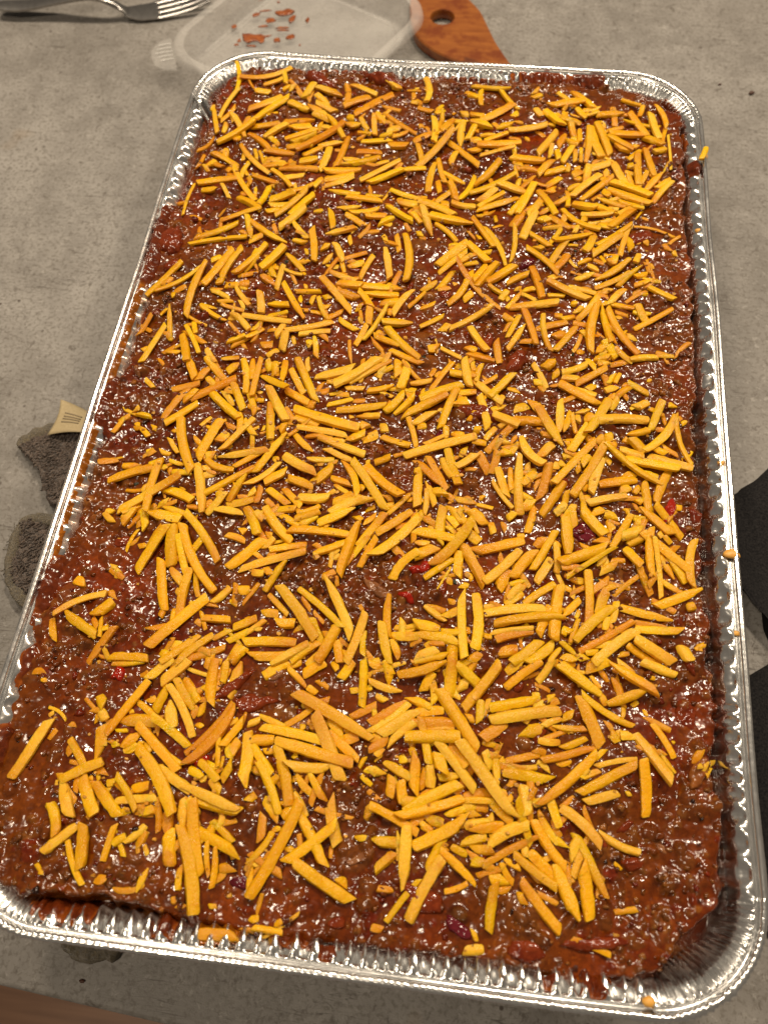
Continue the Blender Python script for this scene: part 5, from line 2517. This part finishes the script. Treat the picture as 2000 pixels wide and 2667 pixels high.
# ------------------------------------------------------------------ fork
def sweep(pts, widths, thick, sidev=None, nseg=8):
    """flat bar along pts (list of xyz m), width/thickness per point, rounded section"""
    P = np.array(pts, float)
    Wd = np.array(widths, float); Th = np.array(thick, float)
    K = len(P)
    V = []
    th = np.linspace(0, 2 * math.pi, nseg, endpoint=False) + math.pi / nseg
    for k in range(K):
        a = P[min(k + 1, K - 1)] - P[max(k - 1, 0)]
        a /= np.linalg.norm(a)
        s = np.cross(a, [0, 0, 1]); s /= np.linalg.norm(s)
        u = np.cross(s, a)
        for t in th:
            cu, su = math.cos(t), math.sin(t)
            V.append(P[k] + s * math.copysign(abs(cu) ** 0.6, cu) * Wd[k] / 2 + u * math.copysign(abs(su) ** 0.6, su) * Th[k] / 2)
    F = []
    for k in range(K - 1):
        for p in range(nseg):
            F.append((k * nseg + p, k * nseg + (p + 1) % nseg, (k + 1) * nseg + (p + 1) % nseg, (k + 1) * nseg + p))
    F.append(tuple(range(nseg))[::-1]); F.append(tuple((K - 1) * nseg + p for p in range(nseg)))
    return np.array(V), F


def spline(pts, n):
    P = np.array(pts, float); K = len(P)
    out = []
    for q in np.linspace(0, K - 1, n):
        i = min(int(q), K - 2); t = q - i
        p0, p1, p2, p3 = P[max(i - 1, 0)], P[i], P[i + 1], P[min(i + 2, K - 1)]
        out.append(0.5 * ((2 * p1) + (-p0 + p2) * t + (2 * p0 - 5 * p1 + 4 * p2 - p3) * t * t + (-p0 + 3 * p1 - 3 * p2 + p3) * t ** 3))
    return np.array(out)


M_STEEL = mat_simple('brushed_steel', (0.30, 0.29, 0.28), 0.30, 1.0, 300, (0.40, 0.385, 0.37), (0.08, 0.0004))
fork = empty('fork', (-0.30, 0.39, 0.0), label='steel dinner fork lying tines-up, its tips under the plastic container', cat='fork')
hp = spline([(-0.3800, 0.3925, 0.0075), (-0.355, 0.3935, 0.0080), (-0.325, 0.3960, 0.0125), (-0.297, 0.3960, 0.0165), (-0.281, 0.3960, 0.0120), (-0.270, 0.3975, 0.0040)], 26)
q = np.linspace(0, 1, 26)
hw = np.interp(q, [0, 0.03, 0.15, 0.4, 0.6, 0.8, 0.92, 1.0], [0.006, 0.0125, 0.0150, 0.0115, 0.0075, 0.0065, 0.008, 0.014])
v, f = sweep(hp, hw, np.interp(q, [0, 0.6, 0.85, 1], [0.0026, 0.0036, 0.0040, 0.0020]))
mesh_obj('handle', v, f, M_STEEL, fork, sharp=60)
bp = spline([(-0.272, 0.3972, 0.0042), (-0.262, 0.3998, 0.0026), (-0.252, 0.4028, 0.0024), (-0.246, 0.4048, 0.0028)], 10)
v, f = sweep(bp, np.interp(np.linspace(0, 1, 10), [0, 0.35, 1], [0.013, 0.0215, 0.0245]), [0.0018] * 10)
mesh_obj('fork_head', v, f, M_STEEL, fork, sharp=60)
dirx = np.array([0.94, 0.342, 0.0]); nrm = np.array([-0.342, 0.94, 0.0])
for k in range(4):
    o = (k - 1.5) * 0.0066
    p0 = np.array([-0.2475, 0.4044, 0.0027]) + nrm * o
    pts = spline([p0, p0 + dirx * 0.014 + [0, 0, 0.0008], p0 + dirx * 0.029 + [0, 0, 0.0026], p0 + dirx * 0.044 + [0, 0, 0.0058]], 10)
    v, f = sweep(pts, np.interp(np.linspace(0, 1, 10), [0, 0.8, 1], [0.0044, 0.0036, 0.0016]), [0.0019] * 10)
    mesh_obj('tine', v, f, M_STEEL, fork, sharp=60)

# ------------------------------------------------------------------ clear plastic container
M_PL = mat_plastic()


def rrect(cx, cy, hx, hy, r, n=10):
    pts = []
    for (sx, sy, a0) in ((1, 1, 0), (-1, 1, math.pi / 2), (-1, -1, math.pi), (1, -1, 1.5 * math.pi)):
        for k in range(n + 1):
            a = a0 + k / n * math.pi / 2
            pts.append((cx + sx * (hx - r) + r * math.cos(a), cy + sy * (hy - r) + r * math.sin(a)))
    return np.array(pts)


cont = empty('plastic_container', (-0.125, 0.40, 0.0), label='shallow clear plastic takeout container with red sauce flecks, behind the tray', cat='container')
CA = math.radians(-28.9)
cen = np.array([-0.1205, 0.3640])


def crot(p):
    c, s = math.cos(CA), math.sin(CA)
    return np.stack([cen[0] + p[:, 0] * c - p[:, 1] * s, cen[1] + p[:, 0] * s + p[:, 1] * c], 1)


rings = [(0.0575, 0.0640, 0.022, 0.0040), (0.0590, 0.0655, 0.024, 0.0020), (0.0615, 0.0680, 0.026, 0.0018), (0.0640, 0.0705, 0.028, 0.0050),
         (0.0680, 0.0745, 0.030, 0.0190), (0.0686, 0.0751, 0.030, 0.0215), (0.0730, 0.0795, 0.033, 0.0222), (0.0755, 0.0820, 0.034, 0.0214), (0.0765, 0.0830, 0.034, 0.0170)]
V = []
for hx, hy, r, z in rings:
    p = crot(rrect(0, 0, hx, hy, r))
    V.append(np.column_stack([p, np.full(len(p), z)]))
npnt = len(V[0])
Vr = np.stack(V, 0)
allv = Vr.reshape(-1, 3)
F = []
for k in range(1, 5):
    for p in range(npnt):
        F.append((k * npnt + p, k * npnt + (p + 1) % npnt, (k + 1) * npnt + (p + 1) % npnt, (k + 1) * npnt + p))
mesh_obj('side_wall', allv, F, M_PL, cont)
F = [tuple(range(npnt))]
for p in range(npnt):
    F.append((p, (p + 1) % npnt, npnt + (p + 1) % npnt, npnt + p))
mesh_obj('base', Vr[:2].reshape(-1, 3), F, M_PL, cont, smooth=False)
F = []
for k in range(3):
    for p in range(npnt):
        F.append((k * npnt + p, k * npnt + (p + 1) % npnt, (k + 1) * npnt + (p + 1) % npnt, (k + 1) * npnt + p))
M_FLG = mat_plastic(0.22, 0.36)
mesh_obj('flange', Vr[5:].reshape(-1, 3), F, M_FLG, cont)
# corner tab with raised ribs
tabc = crot(np.array([[-0.0660, -0.0725]]))[0]
tdir = np.array([-0.94, -0.34]); tsd = np.array([0.34, -0.94])
vs = []
for z in (0.0150, 0.0160):
    for (u, w_) in ((0, -0.020), (0.010, -0.017), (0.0165, -0.009), (0.0175, 0.0), (0.0165, 0.009), (0.010, 0.017), (0, 0.020)):
        pp = tabc + tdir * u + tsd * w_
        vs.append((pp[0], pp[1], z))
fs = [tuple(range(7))[::-1], tuple(range(7, 14))] + [(k, (k + 1) % 7, 7 + (k + 1) % 7, 7 + k) for k in range(7)]
M_TAB = mat_simple('thin_clear_plastic', (0.8, 0.79, 0.77), 0.1)
M_TAB.node_tree.nodes['Principled BSDF'].inputs['Alpha'].default_value = 0.10
tab = mesh_obj('pull_tab', vs, fs, M_TAB, cont, smooth=False)
M_RIB = mat_simple('plastic_rib', (0.80, 0.79, 0.77), 0.12)
for k in range(5):
    o = -0.0115 + k * 0.0046
    l = 0.013 - abs(k - 2) * 0.0018
    p0 = tabc + tsd * o + tdir * 0.001
    v, f = sweep([(p0[0], p0[1], 0.0163), tuple(np.append(p0 + tdir * l * 0.5, 0.0165)), tuple(np.append(p0 + tdir * l, 0.0163))], [0.0007] * 3, [0.0008] * 3)
    mesh_obj('rib', v, f, M_RIB, tab, sharp=60)
M_SPOT = mat_simple('dried_sauce', (0.16, 0.028, 0.006), 0.3, 0.0, 300, (0.40, 0.12, 0.03), (0.4, 0.0006))
for k, (px, py, lx, ly, an) in enumerate(((-162.0, 373.4, 15.2, 10.7, -0.2), (-156, 372, 8, 9, 0.4), (-130.4, 375.9, 6.9, 5.3, 0.2), (-141.4, 371.4, 5.5, 5.3, -0.4), (-151.2, 394.9, 8.4, 6.6, 0.3), (-140.5, 406.9, 12.7, 7.8, 0.1),
                                          (-133.4, 398.5, 4.6, 8.9, 0), (-164.5, 402.1, 7.0, 3.5, 0.5), (-179.1, 385.7, 3.5, 4.5, 0), (-139.9, 387.0, 8.3, 2.9, 0.1), (-154.9, 388.0, 8.4, 2.0, 0.2), (-171.5, 368.3, 2.8, 4.3, 0), (-172.6, 363.5, 3.4, 2.1, 0.3),
                                          (-160.0, 362.8, 8.2, 2.5, 0), (-163.5, 421.4, 3.6, 2.8, 0), (-148.4, 419.8, 2.6, 2.7, 0), (-120.7, 398.4, 3.0, 5.8, 0), (-140.1, 383.7, 9.7, 1.8, 0.1), (-157.0, 407.8, 8.5, 1.8, 0.2), (-122.0, 366.9, 1.9, 1.7, 0), (-151.2, 375.3, 8.3, 1.9, 0.3))):
    v, f = ico(2)
    nz = vnoise(v[:, 0] * 9 + k * 5, v[:, 1] * 9, 5, 500 + k)[:, None]
    v = v * (1 + 0.5 * nz) * np.array([lx * 0.55, ly * 0.55, 0.28])
    c, s = math.cos(an), math.sin(an)
    v = v @ np.array([[c, s, 0], [-s, c, 0], [0, 0, 1]])
    mesh_obj('sauce_fleck', (v + [px, py, 4.4]) / 1000, f, M_SPOT, cont)

# ------------------------------------------------------------------ wooden spatula
spat_pts = spline([(-36, 470), (-40, 440), (-39, 410), (-34, 388), (-26, 373), (-9, 358.5), (12, 349), (30, 343), (44, 341), (47, 346), (41, 358), (32, 377), (23.5, 400), (17, 416), (7, 430), (-2, 442), (-8, 470)], 90)[:, :2]
hole_c = np.array([-12.0, 404.6]); hole_r = 9.2
bm = bmesh.new()
zt, zb, bv = 0.0085, 0.0015, 0.0011


def ring_v(pts, z):
    return [bm.verts.new((p[0] / 1000, p[1] / 1000, z)) for p in pts]


nO = len(spat_pts)
cen_s = spat_pts.mean(0)
inn = spat_pts + (cen_s - spat_pts) / np.linalg.norm(cen_s - spat_pts, axis=1)[:, None] * bv * 1000
hp_ = np.array([[hole_c[0] + hole_r * math.cos(t), hole_c[1] + hole_r * math.sin(t)] for t in np.linspace(0, 2 * math.pi, 40, endpoint=False)])
hp_o = hole_c + (hp_ - hole_c) * 1.07
rT = ring_v(inn, zt); rS = ring_v(spat_pts, zt - bv); rB = ring_v(spat_pts, zb)
hT = ring_v(hp_o, zt); hS = ring_v(hp_, zt - bv); hB = ring_v(hp_, zb)
for A_, B_ in ((rT, rS), (rS, rB)):
    for k in range(nO):
        bm.faces.new((A_[k], A_[(k + 1) % nO], B_[(k + 1) % nO], B_[k]))
for A_, B_ in ((hT, hS), (hS, hB)):
    for k in range(40):
        bm.faces.new((A_[k], B_[k], B_[(k + 1) % 40], A_[(k + 1) % 40]))
edges = []
for rg in (rT, hT):
    for k in range(len(rg)):
        e = bm.edges.get((rg[k], rg[(k + 1) % len(rg)])) or bm.edges.new((rg[k], rg[(k + 1) % len(rg)]))
        edges.append(e)
bmesh.ops.triangle_fill(bm, use_beauty=True, use_dissolve=False, edges=edges, normal=(0, 0, 1))
bmesh.ops.recalc_face_normals(bm, faces=bm.faces)
me = bpy.data.meshes.new('wooden_spatula')
bm.to_mesh(me); bm.free()
me.materials.append(mat_spatula())
me.polygons.foreach_set('use_smooth', np.ones(len(me.polygons), dtype=bool))
me.set_sharp_from_angle(angle=math.radians(35))
sp = bpy.data.objects.new('wooden_spatula', me)
link(sp, label='orange-stained wooden spatula with a round hole, tip tucked behind the tray', cat='spatula')

# ------------------------------------------------------------------ folded dish cloth under the tray
M_TER, M_HEM = mat_terry('grey_brown_terry', (0.060, 0.038, 0.027), (0.27, 0.18, 0.125)), mat_terry('olive_hem', (0.085, 0.064, 0.034), (0.30, 0.235, 0.135))
cloth = empty('dish_cloth', (-0.12, -0.08, 0.0), label='folded grey-brown terry dish cloth poking out from under the tray', cat='cloth')


def cloth_sheet(name, outline, z0, z1, mat, seed, wav=1.6, hem=None, parent=cloth):
    """soft slab of cloth: outline in mm, rounded edge, rumpled top; hem: width of a bound border given its own object"""
    P = spline(outline + outline[:1], 140)[:-1, :2]
    c0 = P.mean(0)
    n = len(P)
    fr = [1.0, 1.004, 0.995, 0.98, 0.955, 0.92, 0.88, 0.82, 0.74, 0.62, 0.45, 0.2]
    hz = [0.0, 0.35, 0.75, 0.95, 1.0, 1.0, 0.96, 0.97, 1.0, 1.0, 1.0, 1.0]
    V = []
    for k, (f_, h_) in enumerate(zip(fr, hz)):
        Q = c0 + (P - c0) * f_
        rmp = wav * vnoise(Q[:, 0], Q[:, 1], 13, seed) + 0.7 * vnoise(Q[:, 0], Q[:, 1], 4, seed + 1) + 0.35 * vnoise(Q[:, 0], Q[:, 1], 1.6, seed + 2)
        z = z0 + (z1 - z0) * h_ + rmp * (h_ > 0.3)
        Q = Q + np.column_stack([vnoise(Q[:, 0], Q[:, 1], 2.0, seed + 5), vnoise(Q[:, 0], Q[:, 1], 2.0, seed + 6)]) * 0.5
        V.append(np.column_stack([Q, np.maximum(z, 0.3)]))
    V = np.stack(V, 0).reshape(-1, 3)
    F = []
    for k in range(len(fr) - 1):
        for p in range(n):
            F.append((k * n + p, k * n + (p + 1) % n, (k + 1) * n + (p + 1) % n, (k + 1) * n + p))
    F.append(tuple((len(fr) - 1) * n + p for p in range(n)))
    if hem:
        nh = hem * n
        mesh_obj(name, V / 1000, F[nh:], mat, parent)
        mesh_obj('hem', V / 1000, F[:nh], M_HEM, parent)
    else:
        mesh_obj(name, V / 1000, F, mat, parent)


CL_A = [(-228, -17), (-221, -24), (-213, -30), (-204, -45), (-196, -53), (-150, -60), (-110, -20), (-150, 0), (-200, -2), (-217, -7)]
CL_B = [(-212, -64), (-211, -80), (-209, -93), (-202, -105), (-194, -112), (-140, -110), (-110, -85), (-140, -64), (-195, -63)]
CL_C = [(-132, -266), (-125, -272), (-117, -274.5), (-108, -272), (-101, -266), (-80, -200), (-110, -110), (-150, -110), (-150, -200)]
cloth_sheet('terry_fold', CL_A, 0.5, 8.5, M_TER, 600, 1.8)
cloth_sheet('terry_fold', CL_B, 0.5, 7.0, M_TER, 610, 1.6)
cloth_sheet('terry_fold', CL_C, 0.5, 7.5, M_HEM, 620, 1.2)


def hem(pts, rad):
    P = spline(pts, 40)
    n = len(P)
    NG = 14
    V = []
    for k in range(n):
        a = P[min(k + 1, n - 1)] - P[max(k - 1, 0)]
        a = a / np.linalg.norm(a)
        s = np.cross(a, [0, 0, 1]); s /= np.linalg.norm(s)
        u = np.cross(s, a)
        e = min(1.0, 0.35 + k / 3.0, 0.35 + (n - 1 - k) / 3.0)
        for g in range(NG):
            th = g / NG * 2 * math.pi
            rr = rad * e * (1 + 0.16 * vnoise(k * 1.0, g * 1.3, 1.6, 631) + 0.12 * math.sin(k * 1.1 + g * 0.4))
            V.append(P[k] + s * math.cos(th) * rr + u * math.sin(th) * rr * 0.8)
    F = [(k * NG + g, k * NG + (g + 1) % NG, (k + 1) * NG + (g + 1) % NG, (k + 1) * NG + g) for k in range(n - 1) for g in range(NG)]
    F += [tuple(range(NG))[::-1], tuple((n - 1) * NG + g for g in range(NG))]
    mesh_obj('hem', np.array(V) / 1000, F, M_HEM, cloth)


hem([(-228.5, -18, 4.2), (-224, -10, 5.2), (-214, -4.5, 6.0), (-202, -1.5, 7.0), (-186, -0.5, 7.0), (-150, 0, 7)], 4.6)
hem([(-150, -62, 6), (-196, -62, 6), (-208, -63, 5.5), (-212, -70, 5.0), (-212, -84, 5.0), (-209, -95, 5.0), (-202, -106, 5.0), (-190, -114, 5)], 3.6)
# pile of the terry cloth: thousands of little loops
VV, FF = [], []
n0 = 0
for poly, zt, cnt in ((CL_A, 8.5, 2300), (CL_B, 7.0, 1500)):
    PP = np.array(poly, float)
    for k in range(cnt):
        x = rng.uniform(-228, -165); y = rng.uniform(PP[:, 1].min(), PP[:, 1].max())
        ins = False
        for q in range(len(PP)):
            (xa, ya), (xb, yb) = PP[q], PP[(q + 1) % len(PP)]
            if (ya > y) != (yb > y) and x < (xb - xa) * (y - ya) / (yb - ya) + xa:
                ins = not ins
        if not ins:
            continue
        an = 0.9 + 1.2 * float(vnoise(x, y, 8, 640)) + rng.normal(0, 0.5)
        dv = np.array([math.cos(an), math.sin(an), 0]); l = rng.uniform(1.6, 4.0)
        z = zt + 1.8 * float(vnoise(x, y, 13, 600 if zt > 8 else 610)) - 0.5
        c0 = np.array([x, y, z])
        v, f = sweep(np.array([c0 - dv * l / 2, c0 - dv * l * 0.2 + [0, 0, rng.uniform(0.7, 1.5)], c0 + dv * l * 0.25 + [0, 0, rng.uniform(0.6, 1.4)], c0 + dv * l / 2]) / 1000, [0.0006] * 4, [0.0006] * 4, nseg=4)
        VV.append(v); FF += [tuple(q + n0 for q in g) for g in f]; n0 += len(v)
mesh_obj('terry_loops', np.vstack(VV), FF, M_TER, cloth, kind='stuff')
# loose strands at the edge of the cloth
for k in range(70):
    t = rng.random()
    p0 = np.array([-228, -14]) * (1 - t) + np.array([-204, 0]) * t if k % 2 else np.array([-214, -66]) * (1 - t) + np.array([-210, -98]) * t
    d_ = np.array([-1, 0.5]) * rng.uniform(0.5, 1) + rng.normal(0, 0.5, 2)
    d_ /= np.linalg.norm(d_)
    l = rng.uniform(2, 7)
    pts = [np.array([*p0, 5.0]), np.array([*(p0 + d_ * l * 0.5), 6.0]), np.array([*(p0 + d_ * l + rng.normal(0, 0.6, 2)), rng.uniform(1, 6)])]
    v, f = sweep(np.array(pts) / 1000, [0.0004] * 3, [0.0004] * 3, nseg=5)
    mesh_obj('loose_thread', v, f, M_HEM, cloth)
# cream care tag with printed lines standing up from the fold
M_TAG = mat_simple('cream_ribbon', (0.42, 0.33, 0.18), 0.7, 0.0, 700, (0.50, 0.40, 0.23), (0.2, 0.0004))
M_INK = mat_simple('faded_ink', (0.30, 0.235, 0.145), 0.8)
pa, pb = np.array([-213.0, 2.0]), np.array([-194.0, 6.0])
NV, NU = 10, 14
V = []
for iu in range(NU):
    u = iu / (NU - 1)
    for iv in range(NV):
        t = iv / (NV - 1)
        # strip lying on the counter and climbing the cloth, its free corner curled
        px = -212.5 + 22 * u + 3.0 * math.sin(t * 2.6) * (1 - u)
        py = -7 + 22 * t - 5 * u * t - 2.5 * (1 - u) * (1 - t)
        pz = 10.5 - 4.5 * t + 3.5 * math.sin(u * 2.2 + t) + 3.0 * (1 - u) * t
        V.append((px / 1000, py / 1000, pz / 1000))
V = np.array(V)
tf = grid_faces(NU, NV)
tag = mesh_obj('care_tag', V, tf, M_TAG, cloth)
md = tag.modifiers.new('thickness', 'SOLIDIFY'); md.thickness = 0.0005; md.offset = -1
Vg = V.reshape(NU, NV, 3)
for t0 in (0.36, 0.46, 0.54, 0.64):
    pts = []
    for iu in range(3, 11):
        q = t0 * (NV - 1); i = int(q); fr_ = q - i
        pts.append(Vg[iu, i] * (1 - fr_) + Vg[iu, i + 1] * fr_ + [0, 0, 0.0003])
    v, f = sweep(pts, [0.0009] * len(pts), [0.0002] * len(pts), nseg=4)
    mesh_obj('printed_line', v, f, M_INK, tag)

# ------------------------------------------------------------------ black cloth beside the tray
M_BLK = mat_black_fabric()
blk = empty('black_cloth', (0.25, -0.12, 0.0), label='crumpled black cloth lying on the countertop beside the tray', cat='cloth')


def heap(name, outline, top, seed):
    P = spline(outline + outline[:1], 160)[:-1, :2]
    P = P + np.column_stack([vnoise(P[:, 0], P[:, 1], 9, seed + 3), vnoise(P[:, 0], P[:, 1], 9, seed + 4)]) * 1.8
    c0 = P.mean(0)
    fr = [1.0, 0.998, 0.985, 0.965, 0.93, 0.88, 0.8, 0.7, 0.55, 0.38, 0.2, 0.05]
    n = len(P)
    V = []
    for f_ in fr:
        Q = c0 + (P - c0) * f_
        h_ = (1 - f_ ** 10) ** 0.6
        rp = 1 + 0.55 * vnoise(Q[:, 0] + 0.6 * Q[:, 1], Q[:, 1] * 0.4, 17, seed) + 0.15 * vnoise(Q[:, 0], Q[:, 1], 6, seed + 1)
        V.append(np.column_stack([Q, 0.3 + top * h_ * rp]))
    V = np.stack(V, 0).reshape(-1, 3)
    F = []
    for k in range(len(fr) - 1):
        for p in range(n):
            F.append((k * n + p, k * n + (p + 1) % n, (k + 1) * n + (p + 1) % n, (k + 1) * n + p))
    F.append(tuple((len(fr) - 1) * n + p for p in range(n)))
    mesh_obj(name, V / 1000, F, M_BLK, blk)


heap('fold', [(214, 21), (190, -2.5), (170, -22), (172, -50), (186, -61), (201, -57), (199, -75), (201, -108), (190, -112), (172, -125), (168, -190), (176, -222), (190, -230), (260, -225), (330, -100), (300, 20)], 9, 700)
heap('fold', [(203, -66), (208, -80), (206, -104), (240, -118), (290, -90), (260, -50), (215, -48)], 13, 710)

# ------------------------------------------------------------------ crumbs on the counter and rim
M_CRB = mat_simple('dark_crumb', (0.05, 0.018, 0.010), 0.6, 0.0, 500, (0.09, 0.032, 0.016), (0.5, 0.0006))
M_BIT = mat_simple('dry_cheese', (0.72, 0.34, 0.05), 0.45, 0.0, 500, (0.82, 0.45, 0.10), (0.4, 0.0005))


def crumb(name, px, py, z, rad, mat, seed, label, cat, group=None, flat=0.6):
    v, f = ico(2)
    nz = vnoise(v[:, 0] * 9 + seed, v[:, 1] * 9 + v[:, 2] * 5, 6, seed)[:, None]
    v = v * (1 + 0.35 * nz) * rad * [1.2, 0.9, flat]
    v = v + [px, py, z + rad * flat * 0.8]
    return mesh_obj(name, v / 1000, f, mat, loc=(px / 1000, py / 1000, z / 1000), label=label, cat=cat, group=group)


crumb('crumb', 227, 344, 0.0, 2.0, M_CRB, 1, 'dark brown crumb on the bare counter beyond the tray corner', 'crumb')
crumb('crumb', 204, 352, 0.0, 1.0, M_CRB, 2, 'smaller dark crumb on the counter near the tray corner', 'crumb')
crumb('crumb', -117, -282, 0.0, 1.0, M_CRB, 3, 'tiny brown crumb on the counter edge below the dish cloth', 'crumb')
crumb('cheese_crumb', 186, 271, 0.0, 3.0, M_BIT, 4, 'yellow end of cheese lying on the counter by the rim', 'cheese crumb', flat=0.7)
crumb('cheese_crumb', 157.5, -24, HR * 1000 - 3.2, 1.6, M_BIT, 5, 'small cheese crumb on the rim opposite the black cloth corner', 'cheese crumb')
crumb('cheese_crumb', 158.6, -73, HR * 1000 - 2.6, 3.0, M_BIT, 6, 'biggest cheese crumb resting on the tray rim by the black cloth', 'cheese crumb', flat=0.5)
crumb('cheese_crumb', 158.0, -111, HR * 1000 - 2.8, 1.4, M_BIT, 7, 'sauce-tinted cheese crumb on the rim beside the black cloth gap', 'cheese crumb')
crumb('cheese_crumb', 116, -257.0, HR * 1000 - 2.8, 2.2, M_BIT, 8, 'cheese crumb on the near rim close to the tray corner', 'cheese crumb', flat=0.6)
crumb('cheese_crumb', 155.0, 130, HR * 1000 - 4.0, 1.6, M_BIT, 9, 'cheese crumb on the rim below the dark sauce blob', 'cheese crumb')
v, f, c = shred_geo(np.array([158.0, 183.0]), np.array([161.5, 193.0]), 3.4, 2.2, None, 0.2, 0.6, 0, 9001, 0)
v = v / 1000
v[:, 2] += HR
mesh_obj('cheese_shred', v, f, M_CHEESE, sharp=48, col=c, loc=tuple(v.mean(0)), label='Short cheese shred stuck on the rim by a dark sauce blob', cat='cheese shred', group='cheddar shreds on the lasagna')
